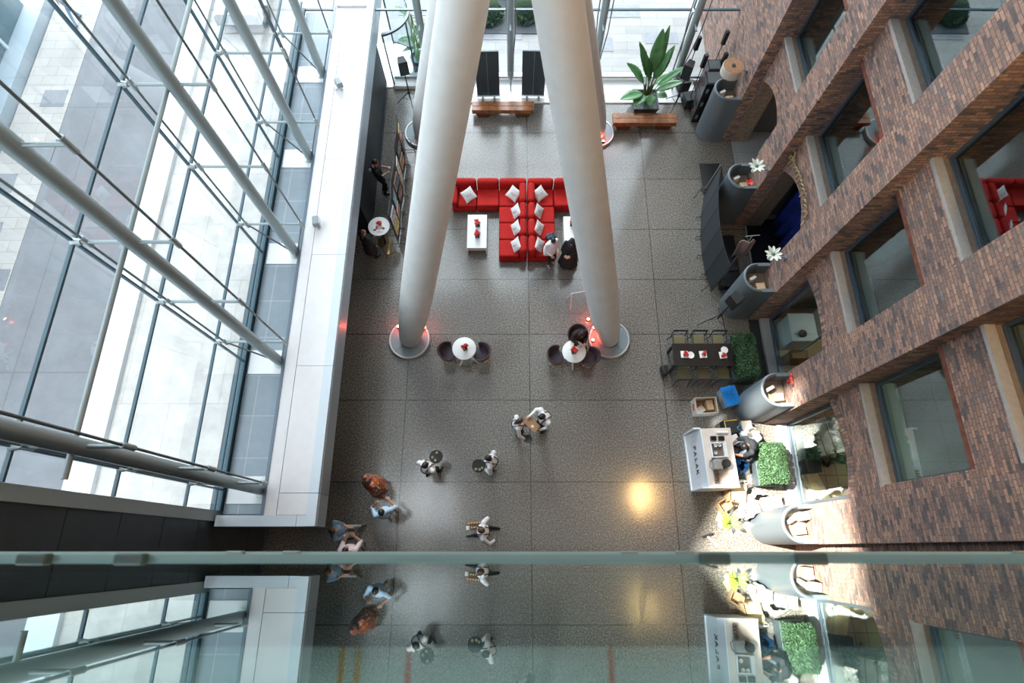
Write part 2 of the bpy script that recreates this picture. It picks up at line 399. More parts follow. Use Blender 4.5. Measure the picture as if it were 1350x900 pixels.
wl = thing('wall_left', None, None); wl['kind'] = 'structure'
m = MB()
z = -.3
while z < 20: m.bx(-7.35, -7.0, -1.2, .62, z + .006, z + 1.32); z += 1.33
m.build('cladding', M_dark, wl)
MB().bx(-7.45, -6.95, .62, .86, 2.4, 20).build('edge_post', mat('beam_grey', (.30, .34, .34), .5), wl)
MB().bx(-7.2, -7.0, .6, 16.9, 0, 2.9).build('base_wall', M_dark, wl)
m = MB().bx(-5.1, -4.78, 10.15, 16.75, 0, 2.4); m.build('black_partition', M_part, wl)
MB().bx(-4.78, -4.70, 13.0, 16.75, 0, .02).build('threshold', M_dark, wl)

# glass wall on the left
w1 = thing('window_1', None, None); w1['kind'] = 'structure'; w1['label'] = 'tall frameless glass wall beside the ledge'
MB().bx(-6.93, -6.915, .86, 16.9, 3.0, 20).build('pane', GL_wall, w1)
m = MB()
ZN = [4.5 + 2.3 * k for k in range(7)]
for z in ZN: m.bx(-6.955, -6.895, .86, 16.9, z - .022, z + .022)
m.bx(-6.99, -6.88, .86, 16.9, 2.95, 3.05); m.bx(-6.97, -6.90, .86, 16.9, 3.22, 3.27)
YP = [1.34, 4.56, 7.73, 10.92, 14.13]
for y in YP: m.bx(-6.955, -6.895, y - .02, y + .02, 3, 20)
m.build('glazing_joint', M_joint, w1)

# tubular posts with their cable trusses
def steel_post():
    t = thing('steel_post', 'x', 'post', (-6.0, 0, 2.97), 0, 'tubular steel posts of the glass wall')
    MB().cyl((0, 0, .12), (0, 0, 17), .125, n=20).cyl((0, 0, 0), (0, 0, .14), .10, .125, n=20).build('tube', M_steel, t, smooth=True)
    MB().cyl((0, 0, -.005), (0, 0, .03), .17, n=20).build('base_plate', M_node, t)
    MB().tube([(.08, 0, .12), (.68, 0, 1.53), (.68, 0, 17)], .022).build('inner_cable', M_cable, t)
    MB().tube([(-.08, 0, .12), (-.72, 0, 1.53), (-.72, 0, 17)], .022).build('outer_cable', M_cable, t)
    for k in range(7):
        z = 1.53 + 2.3 * k
        MB().cyl((-.90, 0, z), (.68, 0, z), .032, n=10).build('strut', M_steel, t, smooth=True)
        MB().cyl((.68, 0, z - .14), (.68, 0, z + .14), .045, n=10).build('inner_clamp', M_node, t, smooth=True)
        n = MB().cyl((-.72, 0, z - .13), (-.72, 0, z + .13), .042, n=10)
        n.cyl((-.94, 0, z), (-.80, 0, z), .075, .05, n=12); n.build('glass_fitting', M_node, t, smooth=True)
    return t
pl = ['steel post of the glass wall beside the dark cladding', 'second steel post from the dark cladding', 'third steel post from the dark cladding, at the middle of the ledge',
      'fourth steel post from the dark cladding', 'steel post of the glass wall closest to the glazed front']
p0 = steel_post(); p0.location.y = YP[0]; p0['label'] = pl[0]
for y, l in zip(YP[1:], pl[1:]): dup(p0, (-6.0, y, 2.97), 0, l)
tag(MB().cyl((-6.12, .9, 9.05), (-6.12, 16.9, 9.05), .045, n=10).build('tie_tube', M_steel, smooth=True), 'horizontal grey steel tube tying the tall posts together', 'tube', kind='thing')

# floodlights on the ledge
def flood(loc, rz, label):
    t = thing('floodlight', label, 'floodlight', loc, rz, 'floodlights on the white ledge')
    MB().box((0, 0, .20), (.16, .26, .20), M=Matrix.Translation((0, 0, 0)) @ Matrix.Rotation(.0, 4, 'X')).build('lamp_head', M_grey, t, bevel=.015)
    m = MB()
    for i in range(5): m.box((-.085, -.1 + .05 * i, .2), (.03, .012, .17))
    m.build('cooling_fins', M_node, t)
    MB().box((.085, 0, .2), (.012, .22, .16)).build('lens', mat('flood_glass', (.55, .6, .62), .15), t)
    MB().tube([(0, -.15, .2), (0, -.15, .02), (0, .15, .02), (0, .15, .2)], .012).build('bracket', M_node, t)
    MB().box((0, 0, .01), (.14, .14, .02)).box((-.12, .02, .02), (.1, .06, .03)).build('foot', M_white, t)
    return t
a = G(449, 116, 3.15); b = G(420, 297, 3.15)
flood(a, .5, 'grey floodlight on the white ledge beside the fourth post')
flood(b, .15, 'grey floodlight on the white ledge beside the middle post')

# ---- front glass wall
w2 = thing('window_2', None, None); w2['kind'] = 'structure'; w2['label'] = 'glazed front wall behind the benches'
MB().bx(-4.5, 7.6, 16.9, 16.915, .15, 20).bx(-6.9, -4.5, 16.9, 16.915, 3.05, 20).build('pane', GL_wall, w2)
m = MB()
for z in (2.97, 5.3, 7.6, 9.9, 12.2, 14.5): m.bx(-6.9, 7.6, 16.87, 16.945, z - .025, z + .025)
for x in (-3.05, -.05, 3.0, 6.05): m.bx(x - .018, x + .018, 16.88, 16.94, .15, 20)
m.build('glazing_joint', M_joint, w2)
MB().bx(-4.45, 7.58, 16.78, 16.98, .14, .24).build('sill_frame', mat('aluminium_sill', (.42, .45, .47), .35, metal=.5), w2)
MB().bx(-4.5, -2.0, 16.42, 16.85, 0, .14).bx(-2.0, 6.9, 15.72, 16.85, 0, .05).build('plinth', M_plinth, w2)
def front_post(x, label):
    t = thing('front_post', label, 'post', (x, 16.35, 0), 0, 'steel posts of the glazed front')
    MB().cyl((0, 0, .75), (0, 0, 19.9), .125, n=18).cyl((0, 0, .28), (0, 0, .76), .03, .125, n=18).cyl((0, 0, .05), (0, 0, .3), .03, n=10).build('tube', M_steel, t, smooth=True)
    MB().cyl((0, -.11, .95), (0, -.135, .95), .07, n=16).build('pin_cap', M_node, t)
    MB().tube([(0, -.05, .1), (.16, -.35, 2.9), (.16, -.35, 19.8)], .02).build('inner_cable', M_cable, t)
    MB().tube([(0, .05, .3), (-.14, .35, 2.9), (-.14, .35, 19.8)], .02).build('outer_cable', M_cable, t)
    MB().cyl((0, -.4, 2.97), (0, .52, 2.97), .03, n=8).build('strut', M_steel, t)
    MB().cyl((0, .4, 2.97), (0, .56, 2.97), .06, n=10).build('glass_fitting', M_node, t)
    return t
front_post(-3.05, 'steel post of the glazed front behind the left columns and the outdoor plant')
front_post(-.05, 'steel post of the glazed front between the two dark display boards')
front_post(3.0, 'steel post of the glazed front seen just past the back of the right columns')
front_post(6.05, 'steel post of the glazed front beside the tall potted plant and the loudspeaker')
# revolving door drum outside the left end of the front
d1 = thing('door_1', None, None, (-4.75, 17.6, 0)); d1['kind'] = 'structure'
MB().lathe([(1.15, .05), (1.15, 2.35), (1.135, 2.35), (1.135, .05)], n=28, a0=-1.3, a1=1.5).build('pane', GL_wall, d1, smooth=True)
m = MB()
for r in ((1.19, 0, .06), (1.19, 2.3, 2.38)): m.lathe([(1.10, r[1]), (r[0], r[1]), (r[0], r[2]), (1.10, r[2]), (1.10, r[1])], n=28, a0=-1.3, a1=1.5)
for a in (-1.3, -.4, .5, 1.5): m.cyl((1.145 * math.cos(a), 1.145 * math.sin(a), 0), (1.145 * math.cos(a), 1.145 * math.sin(a), 2.35), .03, n=8)
m.build('frame', M_joint, d1)
MB().cyl((0, 0, 0), (0, 0, .03), 1.15, n=32).build('threshold', M_node, d1)

# ---- outside
def ground(name, r, m, z=-.02): return struct(MB().bx(*r, z - .2, z).build(name, m))
ground('ground', (-45, 45, -20, 70), M_paver, -.12)
ground('path_1', (-12.15, -7.3, -10, 60), M_cream, -.05)
ground('road', (-16.7, -13.0, -10, 60), M_conc_g, -.06)
struct(MB().bx(-13.0, -12.15, -10, 60, -.2, .12).build('kerb', mat('white_kerb', (.62, .65, .69), .6)))
ground('path_2', (-18.55, -16.7, -10, 60), tile_mat('cream_pavers', (.42, .40, .38), (.38, .36, .34), (.27, .25, .23), .9, .45, .5, .7, .01, noise=.06), -.04)
m = MB()
for i, (x, y) in enumerate([(-18.0, 10.2), (-17.2, 8.4), (-17.1, 13.5), (-18.1, 12.2), (-17.3, 16), (-18.0, 6.2)]): m.bx(x - .45, x + .45, y - .4, y + .4, -.05, -.034)
struct(m.build('path_3', M_paverd))
m = MB()
for (x0, x1, y0, y1) in [(3.6, 5.2, 20.2, 20.9), (4.3, 6.6, 22.3, 23.0), (-3.9, -3.0, 18.6, 19.4), (-4.6, -3.4, 20.3, 21.3), (-1.3, .4, 19.0, 19.9), (2.2, 4.0, 18.4, 19.1), (-3.5, -2.0, 22.6, 23.6), (.6, 2.2, 17.9, 18.5), (5.3, 6.6, 18.8, 19.4)]:
    m.bx(x0, x1, y0, y1, -.12, -.105)
struct(m.build('path_4', mat('grey_paver', (.31, .32, .35), .7, var=.08, scale=6)))
# stains on the forecourt
# glazed building across the way
bt = thing('office_building', 'pale framed glass building across the roadway', 'building', (-19.4, 0, 0))
MB().bx(0, .75, -10, 20.9, -.1, .35).build('base_kerb', mat('pale_kerb_metal', (.34, .40, .45), .4), bt)
MB().bx(-.06, 0, -10, 20.3, .3, 9).build('glazing', mat('teal_building_glass', (.07, .13, .16), .06, spec=1.0), bt)
m = MB()
for z in (2.6, 5.4, 8.2): m.bx(-.02, .08, -10, 20.3, z, z + .18)
for y in range(-9, 19, 3): m.bx(-.02, .08, y, y + .12, .3, 9)
m.build('mullions', mat('pale_mullion', (.55, .62, .68), .4), bt)
MB().bx(-8, -.06, -10, 20.3, 0, 9).build('block', mat('building_core', (.12, .14, .16), .7), bt)

# ---- right: brick front with piers
PIERS = [(.12, 1.08), (3.56, 4.58), (6.95, 7.93), (10.47, 11.45), (13.99, 20.5)]
XF, XR = 7.6, 7.97
wr = thing('wall_right', None, None); wr['kind'] = 'structure'; wr['label'] = 'old red brick building front with projecting piers'
m = MB()
for a, b in PIERS: m.bx(XF, 8.5, a, b, -.1, 20)
m.build('piers', M_brick, wr)
m = MB()
m.bx(XR, 8.5, -2, .12, 0, 20)
BAYS = []
for i in range(4):
    lo, hi = PIERS[i][1], PIERS[i + 1][0]; BAYS.append((lo, hi))
    for (za, zb, zc) in ((3.62, 4.42, 6.95), (6.95, 8.02, 10.55)):
        m.bx(XR, 8.4, lo, hi, za if za < 5 else 7.06, zb)
        m.bx(XR, 8.4, lo, lo + .22, zb, zc + .11)
    m.bx(XR, 8.4, lo, hi, 10.66, 20)
m.build('infill', M_brick, wr)
# arched heads over the ground floor openings
m = MB(); mv = MB()
for i, (lo, hi) in enumerate(BAYS):
    z0, rise = ((3.05, .30), (3.12, .28), (3.0, .62), (2.85, .52))[i]
    def arc(k, dz=0): 
        s = k / 14; return (lo + (hi - lo) * s, z0 + rise * (1 - (2 * s - 1) ** 2) + dz)
    low = [arc(k) for k in range(15)]; mid = [(y, min(z + .24, 3.61)) for y, z in low]
    mv.prism(low + mid[::-1], XR - .015, 8.4, 'X')
    m.prism(mid + [(hi, 3.62), (lo, 3.62)], XR, 8.4, 'X')
m.build('arch_spandrel', M_brick, wr); mv.build('arch_ring', M_brickv, wr)
m = MB()
for lo, hi in BAYS:
    for z in (6.95, 10.55): m.bx(XR - .004, 8.4, lo + .22, hi, z, z + .11)
m.build('lintel', M_lintel, wr)
m = MB()
for lo, hi in BAYS[2:]:
    m.bx(7.985, 8.55, hi - .03, hi + .25, 0, 3.3)
m.build('inner_jamb', mat('buff_brick', (.26, .19, .13), .9, var=.25, scale=9), wr)

def facade_window(n, y0, y1, z0, z1, sill=True, x=8.32):
    w = thing('window_%d' % n, None, None); w['kind'] = 'structure'
    f = MB(); t = .075
    f.bx(x - .05, x + .05, y0, y0 + t, z0, z1); f.bx(x - .05, x + .05, y1 - t, y1, z0, z1)
    f.bx(x - .05, x + .05, y0 + t, y1 - t, z0, z0 + t); f.bx(x - .05, x + .05, y0 + t, y1 - t, z1 - t, z1)
    f.bx(x - .075, x - .05, y0 + .03, y1 - .03, z0 + .02, z0 + .045)
    f.build('frame', M_frame, w)
    MB().bx(x - .006, x + .006, y0 + t, y1 - t, z0 + t, z1 - t).build('pane', GL_win if sill else GL_low, w)
    if sill:
        MB().bx(XR - .03, XR + .16, y0 - .04, y1, z0 - .07, z0 + .01).build('sill', M_conc, w)
        MB().bx(XR + .16, 8.3, y0, y1, z0 - .06, z0 - .005).build('sub_sill', mat('shadow_brown_sill', (.27, .21, .17), .85, var=.15, scale=8), w)  # brown of the inner strip puts the shadow there into the colour
    return w
GL_low = glass_mat('shop_glazing', (.80, .88, .88), extra=.02)
n = 3
for i, (lo, hi) in enumerate(BAYS):
    facade_window(n, lo + .22, hi, 4.49, 6.95); n += 1
for i, (lo, hi) in enumerate(BAYS):
    facade_window(n, lo + .22, hi, 8.09, 10.55); n += 1
for i in (0, 1):
    lo, hi = BAYS[i]; facade_window(n, lo + .1, hi - .02, .12, 3.42, sill=False, x=8.3); n += 1
for i, xs in enumerate((-.37, -.335, -.225, .215)):  # coloured strips painted in place of blurred light streaks in the glass
    struct(MB().bx(xs - .006, xs + .006, -.6, -.2, 15.6, 15.602).build('trim_%d' % (5 + i), mat('orange_light_streak', (.70, .33, .06), .5) if i < 2 else mat('red_light_streak', (.65, .10, .05), .5)))
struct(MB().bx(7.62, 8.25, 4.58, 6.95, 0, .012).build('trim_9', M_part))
# low thresholds, rooms behind
m = MB()
for i in (0, 1):
    lo, hi = BAYS[i]; m.bx(7.95, 8.28, lo, hi, 0, .14)
struct(m.build('trim_2', mat('grey_threshold', (.30, .33, .36), .5)))
fl = [(M_tan, 8.3, -2, 4.0, 0), (M_ltwood, 8.3, 4.0, 7.4, 0), (M_lobby, 8.0, 7.4, 9.0, 0), (M_lobby, 8.0, 9.0, 20, 0)]
for i, (mm, x0, ya, yb, z) in enumerate(fl):
    struct(MB().bx(8.0, 12.6, ya, yb, -.2, z + .002 * i).build('floor_room_%d' % (i + 1), mm))
k = 5
for z, mats4 in ((4.40, (M_beige, M_darktile, M_beige, M_lobby)), (8.0, (M_beige, M_darktile, M_blackfl, M_lobby))):
    for (ya, yb), mm in zip(((-2, 3.9), (3.9, 7.3), (7.3, 10.8), (10.8, 20)), mats4):
        struct(MB().bx(8.41, 12.6, ya, yb, z - .35, z).build('floor_room_%d' % k, mm)); k += 1
m = MB()
for lo, hi in BAYS:
    for z in (4.40, 8.0): m.bx(8.42, 8.78, lo, hi, z - .01, z + .05)
struct(m.build('trim_3', M_band))
m = MB()
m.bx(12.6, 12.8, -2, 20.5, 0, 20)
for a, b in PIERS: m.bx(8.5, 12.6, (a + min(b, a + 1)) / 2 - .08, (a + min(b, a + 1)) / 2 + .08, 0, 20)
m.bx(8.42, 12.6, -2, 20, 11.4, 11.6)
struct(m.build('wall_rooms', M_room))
struct(MB().bx(8.5, 12.6, -2.2, -2, 0, 20).bx(-7.2, 8.5, -1.3, -.75, 0, 15.1).build('wall_back', M_dark))
# back of the arch rooms: night blue drape, dark passage
tag(MB().grid(lambda u, v: (9.0 + .10 * math.sin(u * 40) , 7.75 + 3.0 * u, .02 + 3.2 * v), 60, 6).build('drape', M_nightblue, solid=.01, smooth=True), 'night blue drape hanging inside the dark arch with the gilt script', 'drape', kind='thing')
struct(MB().bx(8.05, 9.5, 8.2, 10.7, 0, .012).build('floor_room_20', M_blackfl))

# ---- leaning columns
APEX = Vector((0, 10.1, 13.1))
def column(cx, cy, label):
    t = thing('leaning_column', label, 'column', (cx, cy, 0), 0, 'white leaning columns')
    ax = APEX - Vector((cx, cy, .1)); Ln = ax.length; d = ax.normalized()
    prof = [(0, .30), (.12, .33), (.6, .395), (1.3, .445), (2.4, .475), (5, .485), (9, .475), (Ln - 1.5, .43), (Ln - .2, .36)]
    pts = [Vector((0, 0, .06)) + d * s for s, r in prof]
    MB().tube(pts, [r for s, r in prof], n=40).build('shaft', M_colwhite, t, smooth=True)
    MB().lathe([(.30, .001), (.655, .001), (.655, .10), (.63, .13), (.60, .13), (.58, .085), (.30, .085)], n=48).build('base_ring', mat('ring_steel', (.62, .63, .64), .35, metal=.4), t, smooth=True)
    MB().lathe([(.30, .09), (.585, .09), (.585, .10), (.30, .10)], n=48).build('ring_top', mat('ring_stone', (.23, .29, .32), .35), t)
    m = MB()
    for k in range(4):
        a = PI / 4 + k * PI / 2; m.box((.44 * math.cos(a), .44 * math.sin(a), .101), (.28, .006, .004), a)
    m.build('ring_joint', M_black, t)
    return t
column(-3.25, 6.24, 'white leaning column beside the cafe table with two plum chairs')
column(3.08, 6.26, 'white leaning column beside the cafe table with the seated guest')
column(-3.27, 14.3, 'white leaning column farther back, by the speaker near the ledge')
column(3.08, 14.3, 'white leaning column farther back, beside the long plank bench')
tag(MB().ell(APEX - Vector((0, 0, .15)), (.62, .62, .55)).build('column_node', M_colwhite, smooth=True), 'white cast node joining the heads of the leaning columns', 'node', kind='thing')

# ---- gallery where the photographer stands
YG = -.03
bl = thing('glass_balustrade', 'clear frameless balustrade mirroring the hall, with steel fixings', 'balustrade', (0, YG, 14.93), 0)
MB().bx(-6.5, 7.0, -.012, 0, .0, 1.93).build('pane', GL_bal, bl)
MB().bx(-6.5, 7.0, -.002, .015, -.02, .03).build('edge_channel', mat('sea_green_edge', (.30, .44, .43), .3), bl)
MB().bx(-6.5, 7.0, .002, .018, -1.46, -1.42).build('lower_edge', mat('pale_green_edge', (.42, .58, .58), .3), bl)
for base in (-6.08, -3.83, -1.58, .67, 2.92, 5.17):
    for x in (base, base + .32):
        MB().box((x, .006, .055), (.095, .026, .04)).build('clip', mat('clip_steel', (.10, .13, .12), .3, metal=.6), bl, bevel=.006)
        MB().box((x, .010, -1.40), (.095, .024, .04)).build('clip', mat('clip_steel_lower', (.30, .36, .34), .3, metal=.5), bl, bevel=.006)
struct(MB().bx(-7.2, 8.5, -.20, -.055, 15.35, 15.6).build('trim_4', M_dark))
struct(MB().bx(-7.2, 8.5, -5, -.20, 15.35, 15.6).build('floor_gallery', mat('gallery_stone', (.62, .60, .58), .5, var=.05)))
struct(MB().bx(-7.2, 8.5, -5.3, -5, 15.6, 20).build('wall_gallery', M_room))

# ---- light
w = bpy.data.worlds.new('overcast'); SC.world = w; w.use_nodes = True
bg = w.node_tree.nodes['Background']; bg.inputs['Color'].default_value = (.88, .945, 1.0, 1); bg.inputs['Strength'].default_value = 2.5
def light(kind, name, loc, energy, col=(1, 1, 1), **k):
    l = bpy.data.lights.new(name, kind); l.energy = energy; l.color = col
    for a, v in k.items(): setattr(l, a, v)
    o = bpy.data.objects.new(name, l); COL.objects.link(o); o.location = loc; return o
_t = Vector((7.6, 1.4, 0)); _d = Vector((DX, -DY, -1))
s = light('SPOT', 'sun_stand_in_spot', _t - _d * 70, 1.6e6, (1, .92, .80), spot_size=math.radians(6), spot_blend=.1, shadow_soft_size=.8)  # distant added spot imitating sunlight, aimed through the roof opening
s.rotation_euler = _d.to_track_quat('-Z', 'Y').to_euler()
f = light('SUN', 'bright_front_sky', (0, 30, 30), 2.2, (.93, .97, 1), angle=math.radians(18))
f.rotation_euler = Vector((.12, -1, -.72)).to_track_quat('-Z', 'Y').to_euler()
light('POINT', 'gallery_fill', (0, -2.5, 19), 240, (1, .97, .92), shadow_soft_size=.4)  # unseen fill added to brighten the gallery floor behind the glass
light('POINT', 'kitchen_fill', (10.3, 2.3, 3.0), 60, (1, .85, .65), shadow_soft_size=.3)  # this and the next three are unseen fills added for the rooms
light('POINT', 'shop_fill', (10.3, 5.8, 3.0), 40, (1, .9, .75), shadow_soft_size=.3)
light('POINT', 'passage_fill', (10.5, 12.4, 3.0), 18, (1, .85, .7), shadow_soft_size=.3)
light('POINT', 'office_fill', (10.6, 2.2, 6.9), 45, (1, .86, .66), shadow_soft_size=.3)

cam = bpy.data.cameras.new('camera'); co = bpy.data.objects.new('camera', cam); COL.objects.link(co)
cam.sensor_width = 36; cam.lens = 20.0; cam.clip_start = .02; cam.clip_end = 300
co.location = (0, 0, H); co.rotation_euler = (ALPHA, 0, 0)
cam.dof.use_dof = True; cam.dof.focus_distance = 17.5; cam.dof.aperture_fstop = 1.8
SC.camera = co
vs = SC.view_settings; vs.view_transform = 'Standard'; vs.look = 'None'; vs.gamma = 1; vs.exposure = 0.68; vs.use_curve_mapping = False
SC.cycles.max_bounces = 10; SC.cycles.diffuse_bounces = 4; SC.cycles.glossy_bounces = 5; SC.cycles.transparent_max_bounces = 16
SC.cycles.use_denoising = True; SC.cycles.caustics_reflective = False; SC.cycles.caustics_refractive = False
# ================================================================== SOFAS, TABLES AND OTHER FURNITURE
def rbox(x0, x1, y0, y1, z0, z1, name, m, parent, bev=.06, seg=4):
    return MB().bx(x0, x1, y0, y1, z0, z1).build(name, m, parent, smooth=True, bevel=bev, bseg=seg)
def sofa(loc, w, d, back, label, arm=None, corner=None):
    """one module; local x right, y to the rear; back: 'N' rear, 'E'/'W' side"""
    t = thing('sofa_module', label, 'sofa', loc, 0, 'red velvet sofa modules')
    W, D = w / 2 - .006, d / 2 - .006
    rbox(-W, W, -D, D, .03, .25, 'base', M_red, t, .04)
    sx0, sx1, sy0, sy1 = -W, W, -D, D; bt = .25
    if 'N' in back: sy1 = D - bt
    if 'E' in back: sx1 = W - bt
    if 'W' in back: sx0 = -W + bt
    if arm == 'W': sx0 = -W + .2
    rbox(sx0, sx1, sy0, sy1, .245, .43, 'seat', M_red, t, .05)
    if 'N' in back: rbox(-W + (.0 if 'W' not in back else .0), W, D - bt, D, .24, .76, 'backrest', M_red, t, .11, 6)
    if 'E' in back: rbox(W - bt, W, -D, D - (bt * .75 if 'N' in back else 0), .24, .76, 'backrest', M_red, t, .11, 6)
    if 'W' in back: rbox(-W, -W + bt, -D, D - (bt * .75 if 'N' in back else 0), .24, .76, 'backrest', M_red, t, .11, 6)
    if arm == 'W': rbox(-W, -W + .2, -D, D - bt + .02, .24, .60, 'armrest', M_red, t, .09, 5)
    for sx in (-1, 1):
        for sy in (-1, 1): MB().cyl((sx * (W - .08), sy * (D - .08), 0), (sx * (W - .08), sy * (D - .08), .04), .025, n=8).build('leg', M_black, t)
    return t
sofa((-1.63, 11.43, 0), .84, .95, 'N', 'red sofa module with a rounded arm at the outer end of the back row', arm='W')
sofa((-.82, 11.43, 0), .76, .95, 'N', 'plain red sofa module between the arm module and the corner module')
sofa((.03, 11.43, 0), .94, .95, 'NE', 'red corner sofa module on the coffee table side carrying a tilted white cushion')
sofa((.97, 11.43, 0), .90, .95, 'NW', 'red corner sofa module on the seated guests side of the divider, with a cushion')
sofa((1.80, 11.43, 0), .74, .95, 'N', 'red sofa module partly hidden by the leaning column')
rows = ['closest to the back row', 'in the middle of its line', 'at its free end']
for i, y in enumerate((10.62, 9.98, 9.34)):
    sofa((.03, y, 0), .94, .635, 'E', 'red sofa module facing the flower table, ' + rows[i])
    sofa((.98, y, 0), .92, .635, 'W', 'red sofa module facing away from the flower table, ' + rows[i])
# white cushions
def cushion(loc, rx, ry, rz, label, k):
    t = thing('cushion', label, 'cushion', loc, 0, 'white square cushions on the red sofa'); t.rotation_euler = (rx, ry, rz)
    def f(u, v, s):
        x, y = 2 * u - 1, 2 * v - 1
        e = max(0, (1 - x * x) * (1 - y * y)) ** .45
        pin = 1 - .10 * (1 - abs(x * y)) 
        return (x * .215 * (1 - .09 * (1 - y * y)), y * .215 * (1 - .09 * (1 - x * x)), s * .062 * e)
    MB().grid(lambda u, v: f(u, v, 1), 14, 14).grid(lambda u, v: f(u, v, -1), 14, 14).build('cover', mat('cushion_linen', (.78, .78, .79), .85), t, smooth=True)
    txt('T2', .095, mat('print_red', (.45, .03, .04), .8), t, (-.045, -.03, .060), (0, 0, 0), 'print', .004)
    txt('2', .085, mat('print_navy', (.05, .06, .14), .8), t, (.055, -.03, .060), (0, 0, 0), 'print', .004)
    return t
cushion((-1.47, 11.28, .60), .55, -.25, .55, 'white cushion leaning in the arm of the outer red module', 0)
cushion((.06, 11.32, .60), .55, .3, -.6, 'white cushion tilted in the corner on the coffee table side', 1)
cushion((.94, 11.32, .60), .55, -.3, .6, 'white cushion tilted in the corner on the standing guests side', 0)
for i, y in enumerate((10.62, 9.98, 9.34)):
    cushion((.13, y + .02, .585), .25, -.95, .08, 'white cushion against the divider on the flower table side, ' + rows[i], i)
    cushion((.90, y + .02, .585), .25, .95, -.08, 'white cushion against the divider on the guests side, ' + rows[i], i)

# flower pots
def roses(par, c, n, r, h, seed, mm=None):
    rnd = random.Random(seed)
    for i in range(n):
        a = rnd.uniform(0, 2 * PI); q = r * math.sqrt(rnd.random())
        x, y, z = c[0] + q * math.cos(a), c[1] + q * math.sin(a), c[2] + h * rnd.uniform(.7, 1.1)
        s = rnd.uniform(.034, .05); m = MB()
        for k in range(3):
            m.lathe([(s * .15, -s * .5), (s * (1 - .28 * k), -s * .1), (s * (.95 - .3 * k), s * (.45 + .1 * k)), (s * (.7 - .25 * k), s * (.5 + .12 * k))], (x, y, z), n=7, a0=k * .5, a1=k * .5 + 2 * PI)
        m.build('rose', mm or M_redflower, par)
    m = MB()
    for i in range(12):
        a = rnd.uniform(0, 2 * PI); b = a + .5; x, y = c[0], c[1]; rr = r * rnd.uniform(.8, 1.35); z = c[2] + h * rnd.uniform(.35, .8)
        p = [Vector((x + .3 * rr * math.cos(a), y + .3 * rr * math.sin(a), z)), Vector((x + .75 * rr * math.cos(a - .2), y + .75 * rr * math.sin(a - .2), z + .03)), Vector((x + rr * math.cos(a), y + rr * math.sin(a), z + .01)), Vector((x + .75 * rr * math.cos(a + .2), y + .75 * rr * math.sin(a + .2), z + .03))]
        V = [m.bm.verts.new(q) for q in p]; m.bm.faces.new(V)
    m.build('leaves', mat('dark_leaf', (.03, .07, .03), .5), par, solid=.003)['kind'] = 'stuff'
def flower_box(loc, label, seed, rz=0, s=.15, pot=None):
    t = thing('flower_pot', label, 'flowers', loc, rz, 'red flowers in dark pots')
    m = MB(); m.box((0, 0, .065), (s, s, .13)); m.build('pot', pot or M_blackgl, t, bevel=.008)
    MB().box((0, 0, .131), (s * .85, s * .85, .01)).build('soil', M_soil, t)
    roses(t, (0, 0, .12), 9, s * .62, .10, seed)
def coffee_table(loc, w, d, label):
    t = thing('coffee_table', label, 'table', loc, 0, 'low white tables by the sofa')
    MB().bx(-w / 2, w / 2, -d / 2, d / 2, .365, .40).build('top', M_white, t, bevel=.006)
    for sx in (-1, 1): MB().bx(sx * w / 2 - (.03 if sx > 0 else 0), sx * w / 2 + (.03 if sx < 0 else 0), -d / 2, d / 2, 0, .366).build('side_panel', M_white, t, bevel=.005)
    MB().bx(-w / 2 + .03, w / 2 - .03, -d / 2 + .06, d / 2 - .06, .12, .145).build('shelf', M_white, t)
coffee_table((-1.17, 9.99, 0), .65, 1.28, 'low white table with two red flower pots before the sofa')
flower_box((-1.15, 10.22, .40), 'pot of red flowers on the low white table, the one closest to the back row', 3)
flower_box((-1.15, 9.80, .40), 'pot of red flowers on the low white table, the one farthest from the back row', 5)
coffee_table((2.06, 9.93, 0), .65, 1.26, 'low white table half hidden behind the leaning column')
flower_box((2.02, 10.25, .40), 'pot of dark red flowers on the half hidden white table', 8)

# round cafe tables and tub chairs
def cafe_table(loc, label, rz=0):
    t = thing('cafe_table', label, 'table', loc, rz, 'round white cafe tables')
    MB().lathe([(0, .715), (.34, .715), (.36, .725), (.36, .738), (.35, .745), (0, .745)], n=40).build('top', M_white, t, smooth=True)
    MB().lathe([(.03, .2), (.045, .45), (.07, .70), (.11, .715)], n=16).build('stem', M_white, t, smooth=True)
    for k in range(4):
        a = PI / 4 + k * PI / 2
        MB().tube([(.02 * math.cos(a), .02 * math.sin(a), .42), (.16 * math.cos(a), .16 * math.sin(a), .14), (.36 * math.cos(a), .36 * math.sin(a), .015)], [.03, .028, .02]).build('leg', M_white, t, smooth=True)
    return t
def tub_chair(loc, rz, label):
    """local +y is where the sitter faces"""
    t = thing('tub_chair', label, 'chair', loc, rz, 'plum tub chairs with brass rings')
    MB().lathe([(0, .40), (.21, .40), (.235, .42), (.235, .46), (.21, .48), (0, .485)], n=32).build('seat', M_plum, t, smooth=True)
    def shell(u, v, o):
        a = -PI / 2 + (u - .5) * 2 * 1.95; edge = abs(u - .5) * 2
        top = .80 - .13 * edge ** 2
        r = .25 + .045 * v + o
        return (r * math.cos(a), r * math.sin(a), .40 + (top - .40) * v)
    m = MB(); m.grid(lambda u, v: shell(u, v, 0), 36, 8); m.build('backrest', M_burg, t, smooth=True, solid=.045)
    m = MB()
    m.tube([(.225 * math.cos(2 * PI * k / 32), .225 * math.sin(2 * PI * k / 32), .20) for k in range(32)], .011, closed=True); m.build('foot_ring', M_brass, t, smooth=True)
    for k in range(4):
        a = PI / 4 + k * PI / 2
        MB().cyl((.17 * math.cos(a), .17 * math.sin(a), .42), (.26 * math.cos(a), .26 * math.sin(a), 0), .013, .009, n=8).build('leg', M_black, t)
    return t
cafe_table((-1.45, 5.72, 0), 'round white cafe table between two plum chairs', .3)
